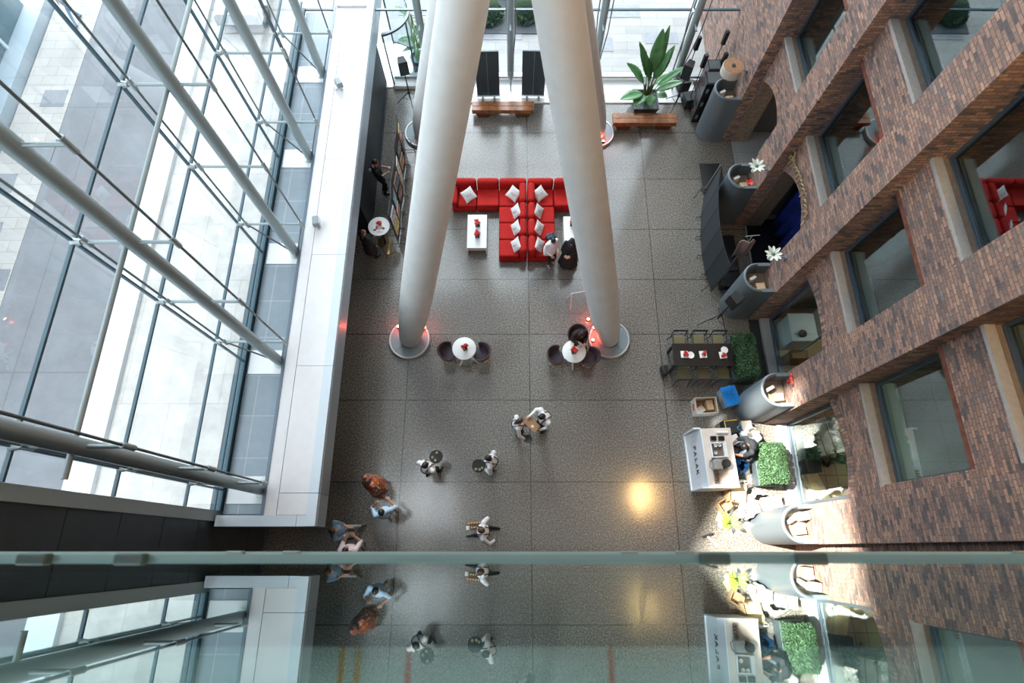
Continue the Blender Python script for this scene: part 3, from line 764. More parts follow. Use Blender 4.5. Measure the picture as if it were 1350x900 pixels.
flower_box((-1.42, 5.71, .745), 'pot of red flowers on the round table with two empty chairs', 11, .4, .13)
tub_chair((-1.95, 5.66, 0), -PI / 2 + .1, 'plum tub chair on the column side of the two chair cafe table')
tub_chair((-.95, 5.64, 0), PI / 2 - .1, 'plum tub chair on the open floor side of the two chair cafe table')
cafe_table((1.88, 5.62, 0), 'round white cafe table with the seated guest', .8)
flower_box((1.86, 5.60, .745), 'pot of red flowers on the round table with the seated guest', 13, .1, .14)
tub_chair((1.36, 5.54, 0), -PI / 2 + .05, 'empty plum tub chair at the table of the seated guest')
tub_chair((2.36, 5.50, 0), PI / 2 - .35, 'plum tub chair lit red beside the leaning column')
tub_chair((2.02, 6.20, 0), PI, 'plum tub chair holding the seated guest in dark clothes')

# plank benches
def bench(loc, w, d, label):
    t = thing('plank_bench', label, 'bench', loc, 0, 'thick wooden plank benches')
    MB().bx(-w / 2, w / 2, -d / 2, -.02, .24, .42).build('plank', M_wood, t, bevel=.012)
    MB().bx(-w / 2, w / 2, -.012, d / 2, .24, .42).build('plank', M_wood, t, bevel=.012)
    for s in (-1, 1):
        x = s * w * .32
        MB().prism([(x - .32, .235), (x + .32, .235), (x + .22, .05), (x + .22, 0), (x - .22, 0), (x - .22, .05)], -d / 2 + .05, d / 2 - .05, 'Y').build('foot', mat('dark_bench_foot', (.10, .04, .018), .5), t)
bench((-.33, 15.23, 0), 2.26, .42, 'wooden plank bench before the two dark display boards')
bench((4.81, 14.68, 0), 2.30, .46, 'wooden plank bench before the tall potted plant')
def board(loc, label, rz):
    t = thing('display_board', label, 'board', loc, rz, 'dark free standing display boards')
    MB().bx(-.42, .42, -.03, .03, .10, 2.1).build('panel', mat('board_slate', (.030, .048, .058), .4), t, bevel=.008)
    MB().bx(-.006, .006, -.036, -.029, .11, 2.08).build('seam_strip', M_node, t)
    MB().bx(-.44, .44, -.05, .03, .06, .11).build('base_rail', M_white, t)
    for x in (-.22, .22): MB().bx(x - .03, x + .03, -.22, .22, 0, .06).build('foot', M_node, t)
board((-.88, 15.98, .05), 'dark display board beside the left leaning column', .03)
board((.78, 16.0, .05), 'dark display board beside the right leaning column', -.03)

# planter with bird of paradise
def leaf(m, base, tip, wid, bend=0.12, up=Vector((0, 0, 1)), fold=.25):
    base = Vector(base); tip = Vector(tip); d = tip - base; L = d.length; dn = d.normalized()
    side = dn.cross(up)
    if side.length < .15: side = dn.cross(Vector((0, 1, 0)))
    side.normalize(); nrm = side.cross(dn)
    def f(u, v):
        w = wid * (math.sin(PI * min(1, u * .97 + .015)) ** .75) * (1.12 - .35 * u); x = (v - .5) * 2
        return base + d * u + side * (x * w) + nrm * (abs(x) * w * fold - bend * L * (u - .1) ** 2 * 1.2 + .012 * L * math.sin(u * 40) * abs(x))
    m.grid(f, 14, 4)
def plant_pot(t, w0, w1, h, m_pot):
    m = MB(); a, b = w0 / 2, w1 / 2
    o = [(-a, -a, 0), (a, -a, 0), (a, a, 0), (-a, a, 0)]; p = [(x / a * b, y / a * b, h) for x, y, _ in o]; q = [(x / a * (b - .05), y / a * (b - .05), h) for x, y, _ in o]; r = [(x, y, h - .12) for x, y, _ in q]
    V = [[m.bm.verts.new(k) for k in R] for R in (o, p, q, r)]
    m.bm.faces.new(V[0][::-1]); m.bm.faces.new(V[3])
    for A, B in zip(V[:-1], V[1:]):
        for k in range(4): m.bm.faces.new((A[k], A[(k + 1) % 4], B[(k + 1) % 4], B[k]))
    m.build('pot', m_pot, t)
    MB().grid(lambda u, v: ((2 * u - 1) * (b - .05), (2 * v - 1) * (b - .05), h - .06 + .012 * math.sin(u * 31) * math.cos(v * 27)), 14, 14).build('gravel', M_gravel, t)
t = thing('potted_plant', 'tall bird of paradise in a square grey planter by the bench', 'plant', (4.87, 15.42, 0))
plant_pot(t, .66, .92, .55, mat('planter_grey', (.07, .085, .09), .6))
m = MB()
for dx, dy in ((0, 0), (.07, .04), (-.06, .05)): m.cyl((dx, dy, .48), (dx * 2, dy * 2, 1.15), .07, .045, n=10)
m.build('stem', mat('plant_stem', (.05, .07, .025), .6), t, smooth=True)
LV = [((-.25, -.05, 1.35), (-.80, .12, 2.02), .17), ((-.16, .1, 1.5), (-.48, .40, 2.55), .14), ((.0, .12, 1.7), (.06, .45, 2.95), .18), ((.10, .12, 1.75), (.24, .55, 3.0), .11),
      ((.08, .0, 1.5), (.34, .18, 2.42), .16), ((-.08, -.05, 1.4), (-.24, .05, 2.30), .17), ((.2, .05, 1.5), (.45, .3, 2.5), .13), ((.3, 0, 1.2), (.95, .15, 1.85), .12), ((.26, -.1, 1.05), (.98, -.05, 1.42), .15),
      ((-.22, -.18, 1.0), (-.92, -.45, 1.05), .17), ((-.12, -.22, .95), (-.50, -.62, .95), .16), ((.1, -.2, .95), (.02, -.55, .80), .15), ((.25, .2, 1.1), (.72, .42, 1.2), .13), ((.30, -.18, .95), (.55, -.35, 1.0), .14), ((-.02, .25, 1.3), (-.35, .6, 1.9), .12)]
for b, e, w in LV:
    m = MB(); e = [e[0] * 1.12, e[1] * 1.1, e[2] + .08]; leaf(m, b, e, w * 1.35, .10); m.build('leaf', M_leaf, t, smooth=True, solid=.004)
    MB().tube([(b[0] * .2, b[1] * .2, .75), (b[0] * .7, b[1] * .7, (b[2] + .8) / 2), b], .014, n=6).build('leaf_stalk', mat('leaf_stalk', (.12, .17, .06), .5), t)
# outdoor plant
t = thing('outdoor_plant', 'leafy shrub in a teal pot outside the glazed front', 'plant', (-3.55, 17.6, -.1))
MB().lathe([(0, 0), (.26, 0), (.34, .5), (.30, .5), (.28, .4), (0, .4)], n=24).build('pot', M_teal, t, smooth=True)
rnd = random.Random(4)
for k in range(22):
    a = rnd.uniform(0, 2 * PI); h = rnd.uniform(.6, 2.3); r = .28 + .15 * rnd.random()
    m = MB(); leaf(m, (.08 * math.cos(a), .08 * math.sin(a), h), (r * 1.7 * math.cos(a), r * 1.7 * math.sin(a), h + rnd.uniform(-.1, .3)), .11, .2); m.build('leaf', M_leaf, t, smooth=True, solid=.004)
MB().tube([(0, 0, .4), (.03, 0, 1.2), (0, .02, 2.3)], .03).build('stem', M_kraft, t)
# flower bed outside
def leafy(name, f, n, size, m, parent=None, seed=0):
    rnd = random.Random(seed); b = MB()
    for i in range(n):
        p = Vector(f(rnd)); d = Vector((rnd.uniform(-1, 1), rnd.uniform(-1, 1), rnd.uniform(-.3, 1))).normalized(); s = d.orthogonal().normalized()
        q = Matrix.Rotation(rnd.uniform(0, 6.28), 3, d) @ s; w = d.cross(q) * size * .45; L = q * size
        V = [b.bm.verts.new(x) for x in (p - L * .5, p + w * .8, p + L * .5 + d * size * .15, p - w * .8)]; b.bm.faces.new(V)
    return b.build(name, m, parent)
for i, (x, y, r, lab) in enumerate([(-1.0, 20.2, .62, 'rounded green shrub in the plaza bed behind the left leaning column'), (.55, 20.3, .62, 'rounded green shrub in the plaza bed behind the middle steel post'), (-.2, 22.0, .75, 'green shrub farther out in the plaza bed')]):
    t = thing('shrub', lab, 'shrub', (x, y, -.12), 0, 'shrubs of the plaza bed')
    def f(R, r=r):
        v = Vector((R.gauss(0, 1), R.gauss(0, 1), abs(R.gauss(0, 1)))).normalized() * r * R.uniform(.8, 1.05); v.z = v.z * .9 + .1; return v
    leafy('foliage', f, 900, .16, M_fern, t, i)['kind'] = 'stuff'
    MB().cyl((0, 0, 0), (0, 0, .5), .05).build('stem', M_kraft, t)
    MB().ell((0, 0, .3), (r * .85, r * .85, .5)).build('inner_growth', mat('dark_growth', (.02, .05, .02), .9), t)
struct(MB().bx(-1.6, 1.5, 19.3, 23, -.3, -.08).build('path_5', M_gravel))

# speakers on stands
def speaker(loc, rz, label, h=1.75, sz=(.34, .32, .56), cat='speaker'):
    t = thing('loudspeaker', label, cat, loc, rz, 'black loudspeakers on tripod stands')
    w, d, hh = sz
    MB().prism([(-w / 2, -d / 2), (w / 2, -d / 2), (w / 2 - .06, d / 2), (-w / 2 + .06, d / 2)], h, h + hh).build('cabinet', M_black, t, bevel=.02)
    MB().bx(-w / 2 + .02, w / 2 - .02, -d / 2 - .012, -d / 2 + .002, h + .03, h + hh - .03).build('grille', M_dgrey, t)
    MB().cyl((0, 0, .55), (0, 0, h + .02), .02, n=10).cyl((0, 0, .35), (0, 0, 1.1), .026, n=10).build('pole', M_black, t)
    MB().cyl((0, 0, .62), (0, 0, .72), .045, n=10).build('collar', M_black, t)
    for k in range(3):
        a = k * 2 * PI / 3 + .5
        l = MB().cyl((.03 * math.cos(a), .03 * math.sin(a), .68), (.55 * math.cos(a), .55 * math.sin(a), .015), .014, n=8).build('leg', M_black, t)
        MB().cyl((.06 * math.cos(a), .06 * math.sin(a), .32), (.30 * math.cos(a), .30 * math.sin(a), .34), .010, n=6).build('brace', M_black, l)
speaker((-3.75, 15.6, 0), .3, 'black loudspeaker on a tripod by the white plinth near the ledge', 1.6)
speaker((6.05, 15.45, 0), -.5, 'black loudspeaker on a tripod beside the tall potted plant', 1.55, (.34, .34, .60))
speaker((6.50, 6.85, 0), .7, 'black loudspeaker on a tripod before the grey drum stand at the folding screen end', 1.55, (.36, .36, .46))
def pole_speaker(loc, label, base=True, h=1.9):
    t = thing('column_speaker', label, 'speaker', loc, .2, 'slim column speakers on poles')
    MB().bx(-.07, .07, -.06, .06, h - .05, h + .48).build('cabinet', M_black, t, bevel=.012)
    MB().cyl((0, 0, .3), (0, 0, h), .016, n=8).build('pole', M_black, t)
    MB().bx(-.21, .21, -.22, .22, 0, .44).build('subwoofer', M_black, t, bevel=.015)
    MB().bx(-.18, .18, -.228, -.219, .03, .41).build('grille', M_dgrey, t)
pole_speaker((6.42, 16.42, .05), 'slim column speaker on a black bass box next to the front post', h=1.8)
pole_speaker((6.58, 15.68, 0), 'slim column speaker on a black bass box beside the stacked flight cases', h=1.8)
pole_speaker((7.28, 16.4, 0), 'slim column speaker standing at the brick corner behind the flight cases', h=2.1)
pole_speaker((7.33, 15.9, 0), 'short slim column speaker between the brick corner and the flight cases', h=1.65)
def case(loc, label, rz, sz):
    t = thing('flight_case', label, 'case', loc, rz, 'stacked black flight cases'); w, d, h = sz
    MB().bx(-w / 2, w / 2, -d / 2, d / 2, .0, h).build('body', M_blackgl, t, bevel=.012)
    MB().bx(-w / 2 + .06, w / 2 - .06, -d / 2 + .06, d / 2 - .06, h, h + .015).build('lid', mat('case_lid', (.04, .048, .052), .5), t)
    for s in (-1, 1): MB().bx(s * w * .3 - .04, s * w * .3 + .04, -d / 2 - .012, -d / 2 + .002, h * .35, h * .65).build('latch', M_grey, t)
    MB().box((-w / 2 - .008, 0, h * .5), (.02, .07, .05)).build('handle', mat('red_latch', (.45, .02, .02), .5), t)
for k, lab in enumerate(['bottom', 'second', 'topmost']):
    case((6.92, 15.12, .62 * k), lab + ' black flight case of the stack closest to the grey drum stand', .0, (.62, .58, .60))
for k, lab in enumerate(['bottom', 'second', 'topmost']):
    case((7.02, 15.76 - .0, .60 * k), lab + ' black flight case of the stack by the glazed front', .0, (.50, .50, .58))

# wall lamps
def wall_lamp(y, z, label, star):
    t = thing('wall_lamp', label, 'lamp', (7.6, y, z), 0, 'drum lamps on the brick piers')
    MB().tube([(0, 0, -.06), (-.12, 0, -.02), (-.22, 0, .0)], .022).box((-.015, 0, -.06), (.03, .14, .18)).build('bracket', M_grey, t)
    if star:
        MB().lathe([(0, 0), (.07, 0), (.07, .22), (0, .22)], (-.42, 0, -.1), n=20).build('shade', M_white, t)
        for k in range(9):
            a = 2 * PI * k / 9; m = MB(); ca, sa = math.cos(a), math.sin(a)
            leaf(m, (-.42 + .05 * ca, .05 * sa, .13), (-.42 + .25 * ca, .25 * sa, .17 + .05 * (k % 2)), .05, .05); m.build('petal', mat('white_petal', (.72, .76, .70), .6), t, solid=.004)
        MB().ell((-.42, 0, .15), (.05, .05, .04)).build('bud', M_leaf, t)
    else:
        MB().lathe([(.0, .16), (.30, .16), (.335, .15), (.335, -.14), (.30, -.14), (.30, .12)], (-.5, 0, 0), n=36).build('shade', mat('lamp_shade_white', (.62, .58, .52), .6), t)
        MB().lathe([(0, .162), (.322, .162), (.322, .17), (0, .17)], (-.5, 0, 0), n=36).build('diffuser', M_copper, t)
        MB().cyl((-.5, 0, .16), (-.5, 0, .20), .06, n=16).build('finial', M_black, t)
wall_lamp(14.55, 2.75, 'brown topped drum lamp on the brick corner pier above the flight cases', False)
wall_lamp(10.56, 2.95, 'white petal flower lamp on the pier between the two arches', True)
wall_lamp(7.62, 3.0, 'white petal flower lamp on the pier beside the gilt script arch', True)

# half round drum stands against the piers with their contents
def drum(y, label, mm, things):
    t = thing('drum_stand', label, 'stand', (7.58, y, 0), 0, 'half round grey stands against the piers')
    r = .47
    prof = [(r, 0), (r, 2.07), (r - .04, 2.10), (r - .08, 2.07), (r - .10, 1.4)]
    MB().lathe(prof, (-.36, 0, 0), n=28, a0=PI / 2, a1=1.5 * PI).bx(-.36, 0, r - .10, r, 0, 2.085).bx(-.36, 0, -r, -r + .10, 0, 2.085).build('shell', mm, t, smooth=True)
    MB().lathe([(0, 1.6), (r - .1, 1.6)], (-.36, 0, 0), n=24, a0=PI / 2, a1=1.5 * PI).bx(-.36, 0, -r + .1, r - .1, 1.58, 1.6).build('tray', mat('drum_tray', (.25, .22, .19), .7), t)
    return t
def card(loc, sz, rz, label, m, name='folded_card', cat='card', tilt=0):
    o = MB().box((0, 0, sz[2] / 2), sz).build(name, m, bevel=.006); o.location = loc; o.rotation_euler = (tilt, 0, rz)
    return tag(o, label, cat)
PYC = [.60, 4.07, 7.44, 10.96, 14.42]
nm = ['sunlit pier with the carton heap', 'pier beside the blue crate', 'pier behind the tripod speaker', 'pier between the two arches', 'corner pier with the flight cases']
for y, n_ in zip(PYC, nm):
    drum(y, 'grey half round stand on the ' + n_, M_drum, None)
    x0 = 7.28
    card((x0 - .16, y + .10, 1.6), (.22, .09, .26), .5, 'folded white paper standing in the drum on the ' + n_, M_paper, 'folded_paper', 'paper')
    card((x0 + .06, y - .14, 1.6), (.26, .20, .20), .1, 'small brown carton in the drum on the ' + n_, M_kraft, 'small_carton', 'box')
card((7.42, .80, 1.6), (.2, .2, .4), .2, 'white box with a blue side in the drum on the sunlit pier', M_paper, 'white_box', 'box')
t = thing('red_ribbon', 'red ribbon hanging on the brick above the drum by the blue crate', 'ribbon', (7.55, 4.32, 2.2))
MB().ell((0, 0, 0), (.05, .08, .06)).ell((0, .1, .02), (.03, .07, .04)).ell((0, -.1, .02), (.03, .07, .04)).build('bow', mat('red_ribbon', (.6, .05, .03), .6), t, smooth=True)
MB().bx(-.01, .05, -.03, .03, -.25, 0).build('tail', mat('red_ribbon', (.6, .05, .03), .6), t)
t = thing('red_flower', 'red flower standing in the drum between the two arches', 'flower', (7.40, 10.72, 1.6))
MB().cyl((0, 0, 0), (0, 0, .45), .01).build('stem', M_leaf, t)
for k in range(5):
    a = k * 2 * PI / 5; m = MB(); leaf(m, (0, 0, .45), (.13 * math.cos(a), .13 * math.sin(a), .5), .05, .1); m.build('petal', M_redflower, t, solid=.004)

# gilt script along the arch edge
t = thing('gilt_script', 'gilt cursive lettering along the edge of the dark arch', 'sign', (7.90, 8.35, 3.62), 0)
pts = []
for k in range(150):
    s = k / 149; amp = .10 * (1.7 if (s > .85 or abs(s - .30) < .06) else 1)
    zc = .22 * (1 - (2 * s - 1) ** 2) - .15 * s
    pts.append((-.02 + .01 * math.sin(k * .7), 2.05 * s + .055 * math.sin(s * 2 * PI * 13), zc + .12 + amp * math.cos(s * 2 * PI * 13 + .6)))
MB().tube(pts, .018, n=6).build('stroke', M_gold, t, smooth=True)
MB().tube([(-.02, 2.05, .0), (-.03, 2.2, .2), (-.03, 2.0, .34), (-.03, 1.85, .15), (-.03, 2.1, -.02)], .022, n=6).build('capital', M_gold, t, smooth=True)

# dining set by the hedge
def dining_chair(loc, rz, label):
    t = thing('dining_chair', label, 'chair', loc, rz, 'black framed dining chairs with olive seats')
    MB().bx(-.20, .20, -.20, .20, .42, .47).build('seat', M_olive, t, bevel=.02)
    MB().tube([(-.21, -.20, .44), (-.21, -.25, .82), (.21, -.25, .82), (.21, -.20, .44)], .02, n=8).bx(-.21, .21, -.265, -.235, .74, .83).build('backrest', M_black, t, smooth=True)
    for sx in (-1, 1):
        MB().tube([(sx * .21, .19, .44), (sx * .22, .20, .64), (sx * .22, -.22, .66)], .014, n=6).build('armrest', M_black, t)
        for sy in (-1, 1): MB().cyl((sx * .20, sy * .19, .44), (sx * .23, sy * .25, 0), .015, .011, n=8).build('leg', M_black, t)
    return t
t = thing('dining_table', 'long dark dining table with six chairs beside the hedge', 'table', (5.76, 5.52, 0))
MB().bx(-.90, .90, -.36, .36, .70, .745).build('top', mat('dark_table', (.016, .012, .010), .35), t, bevel=.008)
MB().bx(-.84, .84, -.30, .30, .62, .70).build('apron', M_black, t)
for sx in (-1, 1):
    for sy in (-1, 1): MB().bx(sx * .85 - .03, sx * .85 + .03, sy * .31 - .03, sy * .31 + .03, 0, .70).build('leg', M_black, t)
ch = None
for i, (x, w_) in enumerate(((5.16, 'away from the hedge'), (5.76, 'in the middle'), (6.36, 'at the hedge end'))):
    dining_chair((x, 6.03, 0), PI, 'olive seated chair on the screen side of the dining table, ' + w_)
    dining_chair((x + .03, 4.98, 0), 0, 'dark chair on the carton side of the dining table, ' + w_)
for i, (x, y, n_) in enumerate([(5.20, 5.52, 'away from the hedge'), (5.76, 5.52, 'in the middle'), (6.36, 5.50, 'at the hedge end')]):
    t = thing('square_plate', 'square white plate of red flowers on the dining table, ' + n_, 'plate', (x, y, .745), .05 * i, 'square plates with flowers')
    MB().prism([(-.11, -.11), (.11, -.11), (.11, .11), (-.11, .11)], 0, .018).build('dish', M_white, t, bevel=.006)
    roses(t, (.02, .0, .0), 5, .07, .06, 20 + i)
for (x, y, n_) in [(5.38, 5.50, 'beside the square plate away from the hedge'), (6.42, 5.66, 'beside the square plate at the hedge end')]:
    o = MB().lathe([(0, .004), (.06, .004), (.105, .02), (.11, .022), (.06, .012), (0, .012)], n=28).build('round_plate', M_white, smooth=True); o.location = (x, y, .745)
    tag(o, 'round white plate on the dining table ' + n_, 'plate', 'round plates')
t = thing('shoulder_bag', 'black bag standing on the floor at the end of the dining table', 'bag', (4.72, 5.2, 0), .2)
MB().bx(-.10, .10, -.16, .16, 0, .30).build('body', M_black, t, bevel=.05, bseg=4); MB().tube([(0, -.12, .28), (0, -.08, .42), (0, .08, .42), (0, .12, .28)], .012).build('strap', M_black, t)

# hedge planters
def hedge(loc, sz, rz, label, seed, corner=0):
    t = thing('hedge_planter', label, 'hedge', loc, rz, 'clipped hedges in long boxes'); w, d, h = sz
    MB().bx(-w / 2, w / 2, -d / 2, d / 2, 0, .42).build('box', mat('hedge_box', (.09, .12, .14), .5), t, bevel=.01)
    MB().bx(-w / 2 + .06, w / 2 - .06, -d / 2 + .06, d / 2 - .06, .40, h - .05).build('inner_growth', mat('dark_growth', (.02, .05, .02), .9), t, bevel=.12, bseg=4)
    def f(R):
        s = R.random(); a, b, c_ = R.uniform(-1, 1), R.uniform(-1, 1), R.uniform(0, 1)
        if s < .5: p = (a * w / 2, b * d / 2, h)
        elif s < .75: p = ((1 if R.random() < .5 else -1) * w / 2, b * d / 2, .42 + c_ * (h - .42))
        else: p = (a * w / 2, (1 if R.random() < .5 else -1) * d / 2, .42 + c_ * (h - .42))
        k = .90 + .1 * R.random(); q = Vector((p[0] * k, p[1] * k, p[2] + R.uniform(-.05, .03)))
        e = max(0, abs(q.x) / (w / 2) - .72) + max(0, abs(q.y) / (d / 2) - .72)
        q.z -= .35 * e * e * 3 * (q.z > .7); return q
    leafy('foliage', f, 4200, .055, M_fern, t, seed)['kind'] = 'stuff'
hedge((7.05, 5.48, 0), (.62, 1.42, .95), 0, 'shaded green box hedge beside the dining table', 1)
hedge((7.36, 2.28, 0), (.68, 1.15, 1.0), 0, 'half sunlit green box hedge by the carton heap', 2)

# cartons and crates
def open_box(loc, w, d, h, rz, label, mout, min_, group=None, flaps=False):
    t = thing('open_carton', label, 'box', loc, rz, group); k = .012
    m = MB(); m.bx(-w / 2, w / 2, -d / 2, d / 2, 0, k)
    for s in (-1, 1):
        m.bx(s * w / 2 - (k if s > 0 else 0), s * w / 2 + (k if s < 0 else 0), -d / 2, d / 2, 0, h)
        m.bx(-w / 2, w / 2, s * d / 2 - (k if s > 0 else 0), s * d / 2 + (k if s < 0 else 0), 0, h)
    m.build('carton', mout, t)
    m = MB(); e = .0135
    m.bx(-w / 2 + e, w / 2 - e, -d / 2 + e, d / 2 - e, k, k + .004)
    for s in (-1, 1):
        m.bx(s * (w / 2 - e) - .002, s * (w / 2 - e) + .002, -d / 2 + e, d / 2 - e, k, h - .01); m.bx(-w / 2 + e, w / 2 - e, s * (d / 2 - e) - .002, s * (d / 2 - e) + .002, k, h - .01)
    m.build('lining', min_, t)
    if flaps:
        for s in (-1, 1): MB().box((0, s * (d / 2 + .07), h - .04), (w, .17, .008), M=None).build('flap', mout, t)
    return t
t = open_box((5.79, 4.03, 0), .64, .48, .45, .04, 'open carton, white outside and brown inside, between dining table and bar', mat('white_carton', (.66, .64, .61), .75), M_kraft)
MB().box((-.33, .0, .25), (.012, .2, .16)).build('label_patch', mat('orange_label', (.55, .16, .06), .7), t)
card((5.95, 4.08, .02), (.2, .3, .28), .1, 'brown inner box lying in the open white carton', M_kraft, 'inner_box', 'box')
card((5.68, 3.95, .02), (.28, .2, .16), .6, 'crumpled white paper lying in the open white carton', M_paper, 'packing_paper', 'paper')
t = thing('storage_crate', 'blue lidded storage crate beside the dining table', 'crate', (6.55, 4.32, 0), .25)
MB().bx(-.21, .21, -.28, .28, 0, .42).build('tub', mat('clear_tub', (.35, .42, .48), .3), t, bevel=.02)
m = MB().bx(-.23, .23, -.30, .30, .42, .46)
m.build('lid', M_blue, t, bevel=.015)
m = MB()
for i in range(6):
    for j in range(3): m.bx(-.18 + .125 * j, -.075 + .125 * j, -.25 + .085 * i, -.185 + .085 * i, .46, .475)
m.build('lid_ribs', M_blue, t)
# bar counter
t = thing('bar_counter', 'white mobile bar with lettered front and clutter on top', 'bar', (5.76, 2.42, 0), .03)
MB().bx(-.42, .44, -.80, .80, .99, 1.05).build('top', mat('bar_top', (.70, .62, .56), .5, var=.04), t, bevel=.008)
MB().bx(-.40, .42, -.78, .78, .04, .99).build('body', M_white, t)
MB().prism([(-.54, .06), (-.40, 1.0), (-.39, 1.06), (-.42, 1.06), (-.56, .06)], -.80, .80, 'Y').build('front_panel', mat('bar_front', (.74, .78, .84), .5), t)
MB().bx(-.60, -.40, -.84, -.80, .0, 1.06).bx(-.60, -.40, .80, .84, 0, 1.0).bx(-.60, -.50, -.84, .84, 0, .06).build('frame', M_white, t)
MB().bx(-.40, .44, -.84, -.80, .0, 1.07).build('end_panel', M_white, t)
for i, chh in enumerate('PALAK'):
    txt(chh, .22, M_black, t, (-.497, .34 - .17 * i, .55), (math.radians(82), 0, -PI / 2), 'lettering', .006)
m = MB()
for i in range(9): m.box((-.503, -.70 + .17 * i + (.03 if i % 2 else 0), .5), (.006, .008, .4))
m.build('line_art', mat('line_art_grey', (.42, .46, .54), .6), t)
bz = 1.05
def on_bar(x, y): return (5.76 + x, 2.42 + y, bz)
t = thing('sink_tray', 'white framed tray with pale cups on the bar', 'tray', on_bar(0, .18), .05)
m = MB().bx(-.22, .14, -.19, .19, 0, .01)
for a, b, c_, d_ in ((-.24, -.20, -.21, .21), (.12, .22, -.21, .21), (-.22, .14, -.21, -.18), (-.22, .14, .18, .21)): m.bx(a, b, c_, d_, 0, .09)
m.build('tray', M_white, t); MB().bx(-.20, .12, -.18, .18, .011, .02).build('drip_mat', mat('brown_mat', (.16, .12, .10), .6), t)
for i, (x, y) in enumerate([(-.12, -.08), (-.10, .12), (.02, .13)]):
    o = MB().lathe([(0, 0), (.035, 0), (.05, .07), (.046, .07), (.032, .01), (0, .01)], n=16).build('cup', M_white, smooth=True); o.location = (5.76 + x, 2.60 + y, bz + .022)
    tag(o, ['white cup in the bar tray closest to the lettered front', 'white cup in the bar tray at its far front corner', 'white cup in the bar tray at its back edge'][i], 'cup', 'white cups in the tray')
for i, y in enumerate((.06, .0)):
    o = MB().bx(-.08, .08, -.06, .06, 0, .10).build('spice_bin', M_blackgl, bevel=.01); o.location = on_bar(-.12 + .22 * i, .50)
    tag(o, ['small black bin on the bar on the front side of the tray', 'small black bin on the bar behind the tray'][i], 'bin', 'black bins on the bar')
o = MB().bx(-.16, .16, -.035, .035, 0, .05).build('napkin_box', M_white, bevel=.01); o.location = on_bar(.16, .68); tag(o, 'long white napkin box at the carton end of the bar', 'box')
t = thing('coffee_grinder', 'chrome machine with a black round hopper on the bar', 'machine', on_bar(-.02, -.24))
MB().bx(-.22, .02, -.13, .13, 0, .22).build('body', M_node, t, bevel=.02); MB().cyl((.10, .02, 0), (.10, .02, .30), .125, .115, n=28).build('hopper', M_black, t, smooth=True)
MB().tube([(-.22, -.1, .05), (-.28, -.05, .02), (-.26, .12, .02), (-.1, .2, .01)], .008).build('cable', M_black, t)
for i in range(5):
    o = MB().lathe([(0, 0), (.035, 0), (.035, .16), (.014, .21), (.014, .27), (0, .27)], n=14).build('bottle', mat('brown_bottle', (.10, .05, .025), .2), smooth=True); o.location = on_bar(-.17, -.42 - .07 * i)
    tag(o, ['first', 'second', 'third', 'fourth', 'last'][i] + ' brown bottle of the row on the bar, counted from the machine', 'bottle', 'brown bottles on the bar')
# heap at the sunlit pier and behind the bar
def bag(loc, sz, rz, label, m, seed, name='bag', cat='bag'):
    rnd = random.Random(seed); b = MB()
    w, d, h = sz
    ph = [rnd.uniform(0, 6) for _ in range(8)]
    def f(u, v):
        a = 2 * PI * u; z = v
        k = (math.sin(PI * min(1, .12 + .88 * (1 - v))) ** .6)
        r = 1 + .13 * math.sin(3 * a + ph[0] + 3 * v) + .10 * math.sin(5 * a + ph[1] - 4 * v) + .06 * math.sin(9 * a + ph[2] + 7 * v)
        return (w / 2 * math.cos(a) * r * k, d / 2 * math.sin(a) * r * k, h * v * (1 + .08 * math.sin(4 * a + ph[3])))
    b.grid(f, 40, 14); o = b.build(name, m, None, smooth=True); o.location = loc; o.rotation_euler = (0, 0, rz)
    return tag(o, label, cat)
bag((7.0, 3.15, 0), (.62, .55, .55), .3, 'crumpled white sack against the sunlit foot of the second pier', M_paper, 3, 'sack')
bag((6.62, 2.25, 0), (.5, .42, .5), .8, 'shiny dark blue plastic bag behind the bar, beside the hedge', M_bluebag, 4, 'plastic_bag')
bag((6.38, 2.02, 0), (.34, .34, .45), .2, 'small dark blue plastic bag against the back of the bar', M_bluebag, 5, 'plastic_bag')
bag((6.55, 1.72, 0), (.36, .32, .55), .5, 'crumpled white paper bag in front of the hedge', M_paper, 6, 'paper_bag')
bag((6.62, 1.02, 0), (.55, .45, .55), .5, 'large crumpled white paper bag on the sunlit floor', M_paper, 7, 'paper_bag')
bag((7.05, 1.30, 0), (.80, .55, .50), -.4, 'heap of grey cloth between hedge and drum stand', M_tarp, 8, 'cloth', 'cloth')
open_box((6.36, 1.52, 0), .46, .56, .52, -.15, 'closed sunlit kraft carton behind the bar end', M_kraft, M_ltwood)
card((6.36, 1.50, .53), (.40, .50, .02), -.15, 'flat kraft sheet on the sunlit carton', M_ltwood, 'card_sheet', 'card')
open_box((6.05, 1.18, 0), .34, .30, .30, .5, 'small open kraft carton at the free end of the heap', M_kraft, M_kraft)
card((5.98, .96, 0), (.5, .16, .03), 1.1, 'strip of kraft card lying on the sunlit floor', M_kraft, 'card_strip', 'card')
card((6.70, 1.08, .52), (.42, .34, .03), .3, 'brown folded card resting above the drum stand', M_kraft, 'folded_card', 'card', .3)
card((7.30, 1.22, .40), (.60, .36, .03), .2, 'pale flat card slab between the drum stand and the wall', mat('pale_card', (.60, .53, .49), .8), 'card_slab', 'card', .2)
card((6.50, 3.42, 0), (.44, .40, .34), .1, 'dark crate with a yellow rim beside the blue crate', M_black, 'dark_crate', 'crate')
t = thing('crate_rim', 'yellow rim lying on the dark crate', 'rim', (6.50, 3.42, .345), .1)
MB().tube([(-.19, -.17, 0), (-.19, .17, 0), (.19, .17, 0)], .014).build('bar', mat('yellow_plastic', (.65, .50, .04), .5), t)
